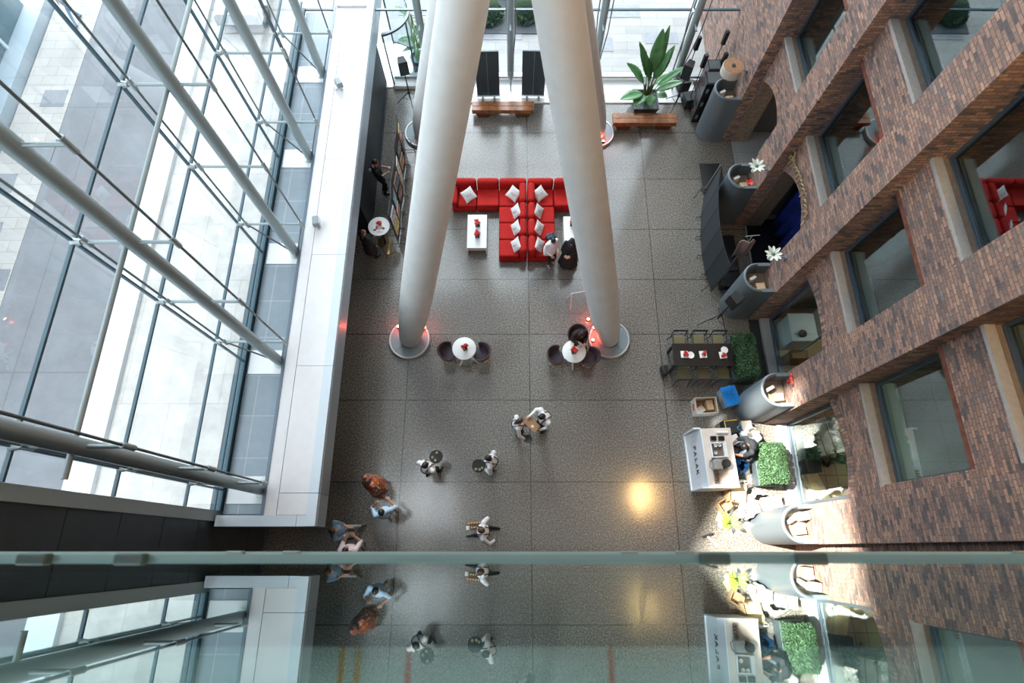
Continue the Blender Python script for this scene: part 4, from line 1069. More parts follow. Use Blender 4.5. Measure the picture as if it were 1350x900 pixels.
card((6.92, 3.42, 0), (.30, .30, .42), .05, 'brown carton with white print beside the dark crate', mat('grey_card', (.42, .38, .34), .8), 'carton', 'box')
bag((6.74, 3.36, .0), (.22, .22, .40), 0, 'clear blue water bag between dark crate and carton', mat('blue_clear', (.10, .25, .42), .15), 9, 'plastic_bag')
card((6.42, 2.98, 0), (.30, .26, .58), .4, 'white box with blue print beside the crouching worker', M_paper, 'white_box', 'box')
t = thing('potted_sprig', 'yellow green potted plant on the sunlit floor', 'plant', (6.02, .70, 0))
MB().lathe([(0, 0), (.08, 0), (.11, .2), (.09, .2), (.08, .16), (0, .16)], n=20).build('pot', M_grey, t, smooth=True)
rnd = random.Random(2)
for k in range(26):
    a = rnd.uniform(0, 6.28); m = MB(); r = rnd.uniform(.14, .30); h = rnd.uniform(.3, .62); leaf(m, (.05 * math.cos(a), .05 * math.sin(a), h), (r * math.cos(a), r * math.sin(a), h + .12), .045, .2); m.build('leaf', M_leaf2, t, solid=.003)
MB().tube([(0, 0, .15), (.01, 0, .4), (0, 0, .62)], .012).build('stem', M_leaf, t)
t = thing('shovel', 'long handled spade leaning from the carton heap to the potted plant', 'spade', (5.92, .72, 0), 0)
MB().tube([(.0, .0, .18), (.10, .35, .5), (.16, .62, .8)], .014).build('handle', mat('grey_handle', (.25, .22, .2), .6), t); MB().ell((-.01, -.04, .10), (.085, .13, .03)).build('blade', M_grey, t, smooth=True)
t = thing('folded_stand', 'small silver and black folded stand on the floor near the sunlit patch', 'stand', (5.62, .28, 0), .2)
MB().cyl((-.10, .1, .05), (.12, -.22, .05), .03, n=10).build('tube', M_white, t); MB().box((-.1, .12, .08), (.3, .05, .1), .1).build('clamp', M_black, t, bevel=.01)
for k in (-1, 1): MB().cyl((.02, -.05, .05), (.12 + .06 * k, -.26, .02), .014, n=8).build('leg', M_node, t)
t = thing('glass_easel', 'white folding sign frame beside the right leaning column', 'easel', (2.15, 7.55, 0), .2)
for s in (-1, 1): MB().tube([(s * .30, -.2, 0), (s * .30, 0, .85)], .016).build('leg', M_white, t)
MB().tube([(-.30, 0, .85), (.30, 0, .85)], .016).build('top_bar', M_white, t); MB().tube([(.30, .25, 0), (.30, 0, .85)], .016).build('leg', M_white, t); MB().tube([(-.30, .25, 0), (-.30, 0, .85)], .016).build('leg', M_white, t)

# folding screens
def screen(path, h, label, face, frame, legside):
    t = thing('folding_screen', label, 'screen', (*path[0], 0), 0)
    P = [Vector((x - path[0][0], y - path[0][1], 0)) for x, y in path]
    for i, (a, b) in enumerate(zip(P[:-1], P[1:])):
        d = b - a; ang = math.atan2(d.y, d.x); c_ = (a + b) / 2; L = d.length
        MB().box((c_.x, c_.y, .12 + (h - .12) / 2), (L - .03, .02, h - .12), ang).build('panel', face, t)
        m = MB()
        for s, q in ((1, a), (-1, b)): m.cyl((q.x + d.normalized().x * .012 * s, q.y + d.normalized().y * .012 * s, .05), (q.x + d.normalized().x * .012 * s, q.y + d.normalized().y * .012 * s, h), .013, n=8)
        m.build('upright', frame, t)
    for i, p in enumerate(P):
        big = i in (0, len(P) - 1); k = .34 if big else .16
        pts = [(p.x - (k if big else .0), p.y, .07), (p.x + k * legside, p.y, .07)]
        m = MB().tube(pts, .012)
        if big: m.tube([(p.x - k, p.y, .07), (p.x - k * .75, p.y, .62), (p.x + k * .75, p.y, .62), (p.x + k, p.y, .07)], .012)
        m.build('foot', frame, t)
        for s in ((-1, 1) if big else (legside,)):
            MB().cyl((p.x + s * k - .012, p.y, .035), (p.x + s * k + .012, p.y, .035), .035, n=10).build('caster', M_grey, t)
    return t
screen([(6.68, 11.50), (6.50, 10.75), (6.40, 10.0), (6.36, 9.25), (6.40, 8.55), (6.52, 7.92)], 1.85, 'charcoal folding screen on casters before the brick arches', M_dgrey, M_black, -1)
Pm = [(-3.86, 13.55), (-3.80, 12.90), (-3.84, 12.25), (-3.78, 11.6), (-3.84, 10.95), (-3.80, 10.30), (-3.84, 9.70)]
screen(Pm, 1.85, 'dark folding screen on casters hung with pictures near the ledge', mat('screen_slate', (.05, .062, .07), .8), M_black, 1)
rnd = random.Random(9)
cols = [(.10, .30, .42), (.55, .50, .42), (.62, .28, .12), (.16, .34, .30), (.50, .54, .60), (.66, .62, .55), (.30, .16, .12), (.12, .14, .30), (.58, .24, .20), (.2, .4, .5), (.55, .5, .2), (.4, .42, .46)]
k = 0
for i, (a, b) in enumerate(zip(Pm[:-1], Pm[1:])):
    for j in range(2):
        z = .72 + .62 * j; ang = math.atan2(b[1] - a[1], b[0] - a[0]); x, y = (a[0] + b[0]) / 2 + .034, (a[1] + b[1]) / 2
        pn = thing('picture', 'framed %s picture hung %s on the dark screen, %s' % (['teal', 'sand', 'orange', 'green', 'silver', 'cream', 'brown', 'navy', 'coral', 'sea blue', 'mustard', 'grey'][k], ['low', 'high'][j], ['at the glazed front end', 'second from the glazed front', 'third from the glazed front', 'third from the cocktail table', 'second from the cocktail table', 'at the cocktail table end'][i]), 'picture', (x, y, z), ang + PI / 2 - PI / 2)
        w_ = rnd.uniform(.20, .27); h_ = rnd.uniform(.20, .27)
        MB().box((0, 0, 0), (w_ * 2, .024, h_ * 2)).build('frame', [M_black, M_ltwood, M_white][k % 3], pn)
        m0 = mat('picture_paint_%d' % k, cols[k], .6, var=.9, scale=6 + k)
        MB().box((0, .0135, 0), (w_ * 2 - .06, .004, h_ * 2 - .06)).box((0, -.0135, 0), (w_ * 2 - .06, .004, h_ * 2 - .06)).build('print', m0, pn); k += 1
# cocktail table with stool
t = thing('cocktail_table', 'round white cocktail table beside the screen, near the woman in black', 'table', (-4.30, 9.80, 0))
MB().lathe([(0, .99), (.33, .99), (.345, 1.0), (.345, 1.02), (0, 1.03)], n=40).build('top', M_white, t, smooth=True)
MB().cyl((0, 0, .03), (0, 0, 1.0), .035, n=12).build('stem', M_black, t); MB().lathe([(0, 0), (.26, 0), (.26, .02), (.05, .04), (0, .04)], n=32).build('foot', mat('dark_bronze', (.07, .045, .02), .3, metal=.6), t, smooth=True)
t = thing('flower_bowl', 'bowl of bright red petals on the cocktail table', 'flowers', (-4.28, 9.86, 1.03)); MB().lathe([(0, 0), (.06, 0), (.09, .06), (.08, .06), (0, .01)], n=20).build('bowl', M_white, t); roses(t, (0, 0, .03), 8, .07, .05, 40)
for i, (x, y) in enumerate([(-4.42, 9.66), (-4.30, 9.62), (-4.36, 9.74), (-4.15, 9.72), (-4.20, 9.62)]):
    o = MB().bx(-.045, .045, -.03, .03, 0, .015).build('wrapped_favour', [mat('plum_wrap', (.25, .03, .07), .5), M_paper, M_redflower][i % 3], bevel=.005); o.location = (x, y, 1.03); o.rotation_euler = (0, 0, i * .9)
    tag(o, ['plum favour by the table edge toward the woman in black', 'white favour between the plum favour and the dark one', 'red favour in the middle of the scattered ones', 'plum favour on the screen side of the cocktail table', 'white favour on the screen side of the cocktail table'][i], 'favour', 'wrapped favours on the cocktail table')
t = thing('bar_stool', 'dark round stool with a brass band beside the cocktail table', 'stool', (-4.05, 9.28, 0))
MB().lathe([(0, .42), (.2, .42), (.21, .45), (.2, .48), (0, .48)], n=28).build('seat', mat('bronze_seat', (.09, .06, .03), .35), t, smooth=True); MB().bx(-.035, .035, -.21, .21, .481, .487).build('band', M_brass, t)
for k in range(4):
    a = PI / 4 + k * PI / 2; MB().cyl((.15 * math.cos(a), .15 * math.sin(a), .43), (.19 * math.cos(a), .19 * math.sin(a), 0), .016, n=8).build('leg', M_brass, t)
o = MB().lathe([(0, 0), (.05, 0), (.06, .2), (.03, .26), (0, .27)], n=14).build('wall_fitting', M_node, smooth=True); o.rotation_euler = (0, PI / 2, 0); o.location = (-4.779, 11.9, 1.1); tag(o, 'steel bottle shaped knob on the black partition', 'fitting', kind='thing')
# clothes rail with striped garment and stage bits
t = thing('clothes_rail', 'black rail stand with a striped garment before the dark arch', 'rail', (7.15, 8.75, .30), .1)
MB().cyl((0, 0, 0), (0, 0, 1.9), .018, n=8).cyl((-.22, 0, 1.9), (.22, 0, 1.9), .014, n=8).build('stand', M_node, t); MB().bx(-.25, .25, -.2, .2, 0, .03).build('base', M_black, t)
m0 = bpy.data.materials.new('striped_cloth'); N_, L_ = nodes_of(m0); wv = N_.new('ShaderNodeTexWave'); wv.inputs['Scale'].default_value = 9; tc_ = N_.new('ShaderNodeTexCoord'); rr_ = N_.new('ShaderNodeValToRGB'); rr_.color_ramp.interpolation = 'CONSTANT'
rr_.color_ramp.elements[0].color = (.10, .03, .03, 1); rr_.color_ramp.elements[1].color = (.48, .38, .36, 1); rr_.color_ramp.elements[1].position = .45
L_.new(tc_.outputs['Object'], wv.inputs['Vector']); L_.new(wv.outputs['Fac'], rr_.inputs['Fac']); L_.new(rr_.outputs['Color'], N_['Principled BSDF'].inputs['Base Color'])
MB().grid(lambda u, v: (-.26 + .52 * u, .06 * math.sin(u * 9) - .10 * v, 1.62 - .75 * v ** 1.2 - .12 * (2 * u - 1) ** 2), 20, 10).build('garment', m0, t, smooth=True, solid=.02)
tag(MB().bx(6.80, 7.45, 8.0, 9.9, .0, .30).build('stage_riser', M_blackfl, bevel=.01), 'low black stage riser behind the charcoal screen', 'riser', kind='thing')
tag(MB().bx(6.72, 7.5, 11.55, 13.0, .0, .02).build('floor_mat', M_black), 'black floor mat before the open arch passage', 'mat', kind='thing')
def mic(loc, d, label):
    t = thing('microphone_stand', label, 'stand', loc, 0, 'microphone stands at the screen')
    MB().cyl((0, 0, .02), (d[0], d[1], d[2]), .014, n=8).build('pole', M_node, t); MB().lathe([(0, 0), (.14, 0), (.14, .015), (.03, .03), (0, .03)], n=24).build('base', M_black, t); MB().ell((d[0], d[1], d[2] + .03), (.03, .03, .05)).build('head', M_grey, t)
mic((6.78, 11.9, .02), (.12, .05, 1.25), 'silver microphone stand on the black mat at the screen end')
mic((6.95, 8.4, .30), (.10, .25, 1.2), 'microphone stand on the low black stage riser')
tag(MB().cyl((0, 0, 0), (0, 0, .16), .17, n=28).build('drum', M_white, bevel=.01), 'small white drum behind the end of the charcoal screen', 'drum', kind='thing').location = (6.95, 7.55, 0)

# red up-lights at the column feet
def uplight(x, y, z, label):
    t = thing('uplight', label, 'lamp', (x, y, z), 0, 'small red up-lights around the columns')
    MB().lathe([(0, 0), (.05, 0), (.05, .09), (.042, .09), (.042, .07), (0, .07)], n=18).build('can', M_black, t)
    MB().cyl((0, 0, .07), (0, 0, .078), .04, n=16).build('lens', mat('red_lens', (.9, .3, .2), .3, emit=(1, .22, .10), estr=55), t)
    l = light('POINT', 'red_glow', (x, y, z + .16), 5, (1, .07, .03), shadow_soft_size=.05)
for x, y, z, lab in [(-2.78, 6.62, .10, 'red up-light on the ring of the left front column, on the table side'), (-3.62, 6.66, .10, 'red up-light on the ring of the left front column, on the ledge side'),
                     (2.60, 6.62, .10, 'red up-light behind the seated guest, on the column ring'), (2.55, 6.20, .10, 'red up-light on the column ring beside the red lit chair'), (2.45, 6.95, 0, 'red up-light on the floor at the back of the right front column'),
                     (-3.05, 13.86, .10, 'red up-light on the ring of the left rear column'), (3.30, 13.86, .10, 'red up-light on the ring of the right rear column')]:
    uplight(x, y, z, lab)
# warm lamp pair whose glint shows in the polished floor
for i, (x, y) in enumerate([(6.95, 2.35), (6.95, 2.95)]):
    t = thing('facade_lantern', ['warm globe lantern high on the brick, the one toward the gallery', 'warm globe lantern high on the brick, the one toward the glazed front'][i], 'lamp', (x, y, 14.6), 0, 'lanterns high on the brick front')
    MB().ell((0, 0, 0), .11).build('globe', mat('warm_globe', (1, .8, .5), .5, emit=(1, .62, .22), estr=420), t, smooth=True)
    MB().tube([(.12, 0, .1), (.5, 0, .2), (1.02, 0, .2)], .02).box((1.0, 0, .2), (.04, .2, .2)).build('bracket', M_black, t)

# behind the shop glass
def crate(loc, sz, rz, label, m, name='wooden_crate', cat='crate'):
    o = MB().box((0, 0, sz[2] / 2), sz).build(name, m, bevel=.01); o.location = loc; o.rotation_euler = (0, 0, rz); return tag(o, label, cat)
crate((8.75, 1.75, .02), (.35, 1.0, .25), .35, 'long pale wooden case inside the window by the sunlit pier', M_ltwood, 'wooden_case', 'case')
crate((9.4, 1.5, 0), (.5, .14, .7), .1, 'pale wooden board on edge inside the window by the sunlit pier', M_ltwood, 'wooden_board', 'board')
crate((8.6, 2.25, 0), (.42, .4, .55), .1, 'dark square tub inside the window by the sunlit pier', M_black, 'tub', 'tub')
bag((8.62, 1.45, 0), (.35, .35, .3), .2, 'crumpled white cloth inside the window by the sunlit pier', M_paper, 31, 'cloth', 'cloth')
t = thing('wire_shelf', 'wire rack of small white pots inside the window by the sunlit pier', 'rack', (8.95, 3.0, 0), .15)
for z in (.3, .8, 1.3): MB().bx(-.12, .12, -.5, .5, z, z + .02).build('shelf', M_node, t)
for sx in (-.12, .12):
    for sy in (-.5, .5): MB().cyl((sx, sy, 0), (sx, sy, 1.35), .012, n=6).build('leg', M_node, t)
for i in range(5):
    o = MB().lathe([(0, 0), (.05, 0), (.07, .1), (.06, .1), (0, .02)], n=14).build('white_pot', M_white); o.location = (8.95 - .15 * math.sin(.15) * 0, 2.62 + .19 * i, 1.32); tag(o, ['first', 'second', 'third', 'fourth', 'last'][i] + ' white pot on the wire rack, counted from the sunlit pier', 'pot', 'white pots on the wire rack')
t = thing('indoor_plant', 'fern like plant in a glass trough inside the window by the sunlit pier', 'plant', (8.62, 2.85, 0))
MB().bx(-.14, .14, -.4, .4, 0, .45).build('trough', M_conc, t, bevel=.01)
leafy('foliage', lambda R: (R.uniform(-.16, .16), R.uniform(-.45, .45), .45 + R.uniform(0, .3)), 500, .11, M_leaf, t, 5)['kind'] = 'stuff'
t = thing('shop_counter', 'white counter inside the second window', 'counter', (8.9, 6.35, 0))
MB().bx(-.45, .35, -.45, .45, .86, .9).build('top', M_white, t); MB().bx(-.42, .32, -.42, .42, 0, .86).build('body', M_white, t)
o = MB().lathe([(0, 0), (.09, 0), (.12, .12), (.10, .12), (0, .03)], n=18).build('dark_bowl', M_black); o.location = (8.75, 6.1, .9); tag(o, 'dark bowl of greens on the white counter inside the second window', 'bowl', kind='thing')
crate((8.72, 5.55, 0), (.5, .28, .7), 0, 'brown wooden drawer box inside the second window', mat('rust_wood', (.28, .12, .05), .5), 'drawer_box', 'box')
crate((9.9, 6.7, 0), (.6, .8, 1.6), 0, 'tall white cabinet deep inside the second window', M_white, 'tall_cabinet', 'cabinet')
crate((8.8, 4.98, 0), (.45, .5, .6), .1, 'pale low table inside the second window', M_ltwood, 'low_table', 'table')
for i, (x, y, c_) in enumerate([(8.65, 5.1, M_white), (8.85, 4.95, M_black), (8.7, 4.85, M_leaf), (8.95, 5.12, M_copper)]):
    o = MB().lathe([(0, 0), (.05, 0), (.06, .1), (.03, .15), (0, .15)], n=14).build('jar', c_, smooth=True); o.location = (x, y, .6); tag(o, ['white', 'black', 'green', 'brown'][i] + ' jar on the pale low table inside the second window', 'jar', 'jars inside the second window')
tag(MB().cyl((8.75, 5.65, 0), (8.75, 5.65, 3.3), .035, n=10).build('steel_pole', M_steel), 'steel pole just inside the second window', 'pole', kind='thing')
crate((9.3, 12.6, 0), (1.3, .45, .75), 0, 'pale green long table inside the open arch passage', mat('pale_green', (.45, .55, .48), .5), 'long_table', 'table')
crate((9.5, 13.3, 0), (1.2, .35, .75), 0, 'second pale green table inside the open arch passage, behind the first', mat('pale_green', (.45, .55, .48), .5), 'long_table', 'table')
crate((9.9, 13.55, .75), (.35, .3, .3), 0, 'orange box on the rear pale green table', mat('orange_wood', (.45, .17, .05), .5), 'orange_box', 'box')
t = thing('office_sheet', 'white paper roll standing in the first floor room with dark tiles', 'paper', (9.2, 6.9, 4.40)); MB().cyl((0, 0, 0), (0, 0, .9), .2, n=20).build('roll', M_paper, t)
# parked van across the forecourt
t = thing('parked_van', 'pale van parked beyond the glass wall', 'van', (-10.6, 21.3, -.05), 0)
def van(u, v):
    prof = [(-2.1, .55), (-2.15, .95), (-1.45, 1.05), (-.95, 1.75), (1.9, 1.85), (2.15, 1.7), (2.2, .5)]
    return prof
m = MB(); pr = van(0, 0)
rings = []
for y, z in pr:
    w_ = .84 if z < 1.2 else .74
    rings.append([m.bm.verts.new(p) for p in ((-.86, y, .45), (-w_, y, z - .12), (-w_ + .14, y, z), (w_ - .14, y, z), (w_, y, z - .12), (.86, y, .45))])
for A, B in zip(rings[:-1], rings[1:]):
    for k in range(5): m.bm.faces.new((A[k], A[k + 1], B[k + 1], B[k]))
m.bm.faces.new(rings[0]); m.bm.faces.new(rings[-1][::-1])
m.build('body', mat('pale_car_paint', (.62, .61, .64), .3), t, smooth=True)
MB().prism([(-1.40, 1.09), (-1.0, 1.70), (-.97, 1.74), (-1.43, 1.10)], -.62, .62, 'X').build('windscreen', M_joint, t)
for sx in (-.80, .80):
    for y in (-1.4, 1.45): MB().cyl((sx - .1, y, .32), (sx + .1, y, .32), .32, n=24).build('wheel', M_black, t)
# ================================================================== PEOPLE
def uv_pts(c, r, nu=10, nv=7):
    P = []
    for j in range(nv + 1):
        t = PI * j / nv
        for i in range(nu):
            a = 2 * PI * i / nu; P.append(Vector(c) + Vector((math.sin(t) * math.cos(a), math.sin(t) * math.sin(a), math.cos(t))) * r)
    return P
def ik(S, E, l1, l2, pole):
    S = Vector(S); E = Vector(E); d = E - S; L = min(max(d.length, .05), (l1 + l2) * .995)
    dn = d.normalized(); E2 = S + dn * L
    a = (l1 * l1 - l2 * l2 + L * L) / (2 * L); h = math.sqrt(max(0, l1 * l1 - a * a))
    p = Vector(pole); p = p - dn * p.dot(dn)
    p = p.normalized() if p.length > 1e-4 else dn.orthogonal()
    return S + dn * a + p * h, E2
MI = {'skin': 0, 'top': 1, 'legs': 2, 'shoe': 3, 'sleeve': 4, 'lips': 5, 'eye': 6}
def person(label, loc, rz, mats6, hands, feet=None, lean=0.0, h=1.74, female=False, hair='short', hairm=None, sit=None, headturn=(0, 0), sleeve='long', extras=(), belly=1.0, hips_back=0.0):
    """local frame: feet on z=0, facing +y. hands: (left, right) local targets; sit: hip height when seated"""
    root = thing('person', label, 'person', loc, rz); s = h / 1.74
    hipz = (.93 if sit is None else sit / s)
    lift = hipz - .93
    Rl = Matrix.Rotation(-lean, 3, 'X'); hip = Vector((0, -hips_back, hipz))
    def T(p):
        q = Vector(p) + Vector((0, 0, lift))
        o = Vector((0, 0, hipz)); return hip + Rl @ (q - o)
    prims = []          # (kind, data, material)
    def cap(a, ra, b, rb, m): prims.append(('c', Vector(a), ra, Vector(b), rb, MI[m]))
    def ell(c, r, m, R=None): prims.append(('e', Vector(c), Vector(r), R or Matrix.Identity(3), MI[m]))
    sw = .180 if female else .208
    # torso
    ell(T((0, 0, .98)), (.165, .118, .13), 'legs', Rl); ell(T((0, .01, 1.09)), (.188 * belly, .156 * belly, .17), 'top', Rl); ell(T((0, .0, 1.28)), (.205, .168, .19), 'top', Rl)
    cap(T((-sw + .03, -.01, 1.395)), .076, T((sw - .03, -.01, 1.395)), .076, 'top'); cap(T((-.07, -.015, 1.44)), .06, T((.07, -.015, 1.44)), .06, 'top')
    if female:
        for x in (-.07, .07): ell(T((x, .085, 1.27)), (.065, .06, .065), 'top', Rl)
    # head
    Rh = Rl @ Matrix.Rotation(headturn[0], 3, 'Z') @ Matrix.Rotation(-headturn[1], 3, 'X')
    nk = T((0, -.012, 1.47)); hc = nk + Rh @ Vector((0, .025, .16))
    def Hd(p): return hc + Rh @ Vector(p)
    cap(T((0, -.015, 1.42)), .056, Hd((0, -.01, -.07)), .052, 'skin')
    ell(hc + Rh @ Vector((0, -.008, .02)), (.076, .094, .098), 'skin', Rh); ell(Hd((0, .022, -.045)), (.060, .070, .075), 'skin', Rh); ell(Hd((0, .055, -.093)), (.03, .028, .022), 'skin', Rh)
    cap(Hd((0, .088, .005)), .012, Hd((0, .106, -.032)), .017, 'skin')
    for x in (-1, 1):
        ell(Hd((x * .078, -.01, -.015)), (.012, .022, .034), 'skin', Rh); ell(Hd((x * .031, .084, .004)), (.014, .010, .009), 'eye', Rh)
    ell(Hd((0, .088, -.062)), (.024, .010, .009), 'lips', Rh)
    # arms with hands
    pals = []
    for sgn, tgt in zip((-1, 1), hands):
        S = T((sgn * sw, -.01, 1.405)); E = Vector(tgt)
        el, wr_ = ik(S, E, .285, .255, Rl @ Vector((sgn * .55, -.55, -.7)))
        sl = 'sleeve'; fo = 'sleeve' if sleeve == 'long' else 'skin'
        cap(S, .074, el, .058, sl); cap(el, .056 if sleeve == 'long' else .046, wr_, .037 if sleeve == 'long' else .031, fo)
        d = (wr_ - el).normalized(); n = d.cross(Vector((0, 0, 1)));
        n = n.normalized() if n.length > .1 else Vector((1, 0, 0)); up = n.cross(d).normalized()
        pc = wr_ + d * .045
        cap(wr_, .028, wr_ + d * .035, .030, 'skin')
        for k in range(4):
            o = n * (-.030 + .020 * k); b = wr_ + d * .075 + o; ln = (.036, .042, .040, .032)[k]
            cap(wr_ + d * .03 + o * .8, .015, b, .0125, 'skin')
            c1 = b + (d * .92 - up * .35) * ln; c2 = c1 + (d * .6 - up * .8) * ln * .8
            cap(b, .0115, c1, .0105, 'skin'); cap(c1, .0105, c2, .0095, 'skin')
        tb = wr_ + d * .022 + n * (-.034 * sgn * -1); t1 = tb + (n * .024 * sgn + d * .030 - up * .012); t2 = t1 + (d * .028 + n * .004 * sgn - up * .012)
        cap(tb, .0145, t1, .0125, 'skin'); cap(t1, .0125, t2, .0105, 'skin')
        pals.append(wr_ + d * .08)
    # legs
    feet = feet or ((-.10, .0), (.10, .03))
    for sgn, f in zip((-1, 1), feet):
        S = hip + Vector((sgn * .088, 0, -.02)); fz = f[2] if len(f) > 2 else .085
        A = Vector((f[0], f[1], fz))
        kn, an = ik(S, A, .435, .425, Vector((sgn * .12, 1, .15)))
        A = an
        cap(S, .088, kn, .060, 'legs'); cap(kn, .058, A, .044, 'legs')
        fd = Vector((sgn * .12, 1, 0)).normalized()
        cap(A + Vector((0, 0, -.035)) - fd * .03, .042, A + Vector((0, 0, -.050)) + fd * .10, .036, 'shoe'); cap(A + Vector((0, 0, -.05)) + fd * .08, .036, A + Vector((0, 0, -.056)) + fd * .165, .029, 'shoe')
    # union -> one continuous skin
    bm = bmesh.new()
    for p in prims:
        if p[0] == 'c': pts = uv_pts(p[1], p[2]) + uv_pts(p[3], p[4])
        else: pts = [p[1] + p[3] @ Vector((q.x * p[2].x, q.y * p[2].y, q.z * p[2].z)) for q in uv_pts((0, 0, 0), 1, 14, 10)]
        vs = [bm.verts.new(q) for q in pts]
        r = bmesh.ops.convex_hull(bm, input=vs)
        junk = [g for g in r['geom_interior'] + r['geom_unused'] if isinstance(g, bmesh.types.BMVert)]
        if junk: bmesh.ops.delete(bm, geom=list(set(junk)), context='VERTS')
    me = bpy.data.meshes.new('body'); bm.to_mesh(me); bm.free()
    o = bpy.data.objects.new('body', me); COL.objects.link(o)
    k = o.modifiers.new('r', 'REMESH'); k.mode = 'VOXEL'; k.voxel_size = .0095; k.use_smooth_shade = True
    k = o.modifiers.new('s', 'SMOOTH'); k.factor = .5; k.iterations = 2
    dg = bpy.context.evaluated_depsgraph_get(); me2 = bpy.data.meshes.new_from_object(o.evaluated_get(dg)); bpy.data.objects.remove(o)
    me2.name = 'body'; me2.materials.clear()
    for m_ in mats6: me2.materials.append(m_)
    n = len(me2.polygons); cen = np.empty(n * 3, 'f'); me2.polygons.foreach_get('center', cen); cen = cen.reshape(-1, 3)
    best = np.full(n, 1e9); idx = np.zeros(n, 'i')
    for p in prims:
        if p[0] == 'c':
            a = np.array(p[1]); b = np.array(p[3]); ab = b - a; t = np.clip(((cen - a) @ ab) / max(1e-9, ab @ ab), 0, 1)
            d = np.linalg.norm(cen - a - t[:, None] * ab, axis=1) - (p[2] + (p[4] - p[2]) * t); mi = p[5]
        else:
            q = (cen - np.array(p[1])) @ np.array(p[3]); r = np.array(p[2]); kq = np.linalg.norm(q / r, axis=1); d = (kq - 1) * r.min(); mi = p[4]
            if mi in (5, 6): d = d - .004
        w_ = d < best; best[w_] = d[w_]; idx[w_] = mi
    me2.polygons.foreach_set('material_index', idx); me2.update()
    body = bpy.data.objects.new('body', me2); COL.objects.link(body); body.parent = root; root.scale = (s, s, s)
    # hair
    hm = hairm or M_hair; b = MB()
    if hair != 'none':
        R4 = Rh.to_4x4()
        b.ell(Hd((0, -.026, .040)), (.085, .098, .096), R4, 18, 12)
        if hair in ('long', 'tail'):
            b.ell(Hd((0, -.065, -.06)), (.075, .05, .12), R4); b.cyl(Hd((0, -.085, -.08)), T((.02, -.115, 1.24)), .055, .03, n=12)
        if hair == 'bun': b.ell(Hd((0, -.115, .06)), (.045, .045, .045), R4)
        b.build('hair', hm, root, smooth=True)
    for e in extras: e(root, T, Hd, pals, Rl)
    return root, T, pals
# clothing pieces
def straps(root, T, Hd, pals, Rl):
    for sx in (-1, 1):
        MB().tube([T((sx * .095, .150, 1.04)), T((sx * .10, .168, 1.22)), T((sx * .10, .140, 1.38)), T((sx * .095, .045, 1.474)), T((sx * .095, -.055, 1.476)), T((sx * .08, -.150, 1.38)), T((sx * .03, -.176, 1.22)), T((sx * -.06, -.158, 1.05))], .013, n=6).build('strap', mat('strap_maroon', (.05, .012, .016), .6), root)
def apron(root, T, Hd, pals, Rl):
    MB().grid(lambda u, v: (Vector(T((.205 * math.sin((u - .5) * 2.4), .0, 1.02))) + Vector((0, .17 * math.cos((u - .5) * 2.4), -.50 * v + .0))), 14, 8).build('apron', M_trous, root, smooth=True, solid=.012)
    MB().tube([T((.178 * math.cos(2 * PI * k / 24), .145 * math.sin(2 * PI * k / 24) + .005, 1.04)) for k in range(24)], .014, n=6, closed=True).build('belt', M_trous, root)
def collar(m):
    def f(root, T, Hd, pals, Rl):
        MB().tube([T((.072 * math.cos(2 * PI * k / 20), -.012 + .066 * math.sin(2 * PI * k / 20), 1.475 - .012 * math.sin(2 * PI * k / 20))) for k in range(20)], .016, n=6, closed=True).build('collar', m, root, smooth=True)
    return f
def skirt(m, z0, z1, r0, r1, wav=.05):
    def f(root, T, Hd, pals, Rl):
        c = T((0, 0, z0))
        def g(u, v):
            a = 2 * PI * u; r = r0 + (r1 - r0) * v ** .8; r *= 1 + wav * v * math.sin(7 * a)
            return (c.x * (1 - v) + r * math.cos(a), c.y * (1 - v) + r * .82 * math.sin(a), c.z + (z1 - z0) * v)
        MB().grid(g, 48, 10).build('skirt', m, root, smooth=True, solid=.01)
    return f
def cape(m, z0=1.44, z1=1.0, w=.30):
    def f(root, T, Hd, pals, Rl):
        def g(u, v):
            a = 2 * PI * u; r = (.10 + (w - .10) * min(1, v * 1.8) ** .7) * (1 + .05 * math.sin(6 * a) * v)
            p = T((r * math.cos(a), r * .62 * math.sin(a), z0 + .05 - (z0 - z1 + .05) * v)); return p
        MB().grid(g, 44, 10).build('blouse', m, root, smooth=True, solid=.01)
    return f
def scarf(m):
    def f(root, T, Hd, pals, Rl):
        MB().ell(Hd((0, -.02, .02)), (.095, .112, .118), None).build('headscarf', m, root, smooth=True)
        MB().cyl(Hd((0, -.03, -.05)), T((0, -.02, 1.36)), .09, .17, n=20).build('scarf_drape', m, root, smooth=True)
    return f
def loc_of(root_loc, rz, p):
    return Matrix.Rotation(-rz, 3, 'Z') @ (Vector(p) - Vector((root_loc[0], root_loc[1], 0)))
waiter = [M_skin, M_shirtw, M_trous, M_shoe, M_shirtw, M_lips, M_eye]
def stand(px, py, hz=1.64, off=0.0, rz=0.0):
    g = G(px, py, hz); return (g.x + off * math.sin(rz) , g.y - off * math.cos(rz), 0)
def place(label, px, py, deg, mats6, hands_px, hh=1.64, **k):
    rz = math.radians(deg); L = stand(px, py, hh, k.pop('off', .03), rz); s = k.get('h', 1.74) / 1.74
    hs = [loc_of(L, rz, G(*q)) / s if len(q) == 3 and q[0] > 5 else Vector(q) for q in hands_px]
    return person(label, L, rz, mats6, hs, **k)
rest = [(-.24, .06, .86), (.24, .06, .86)]
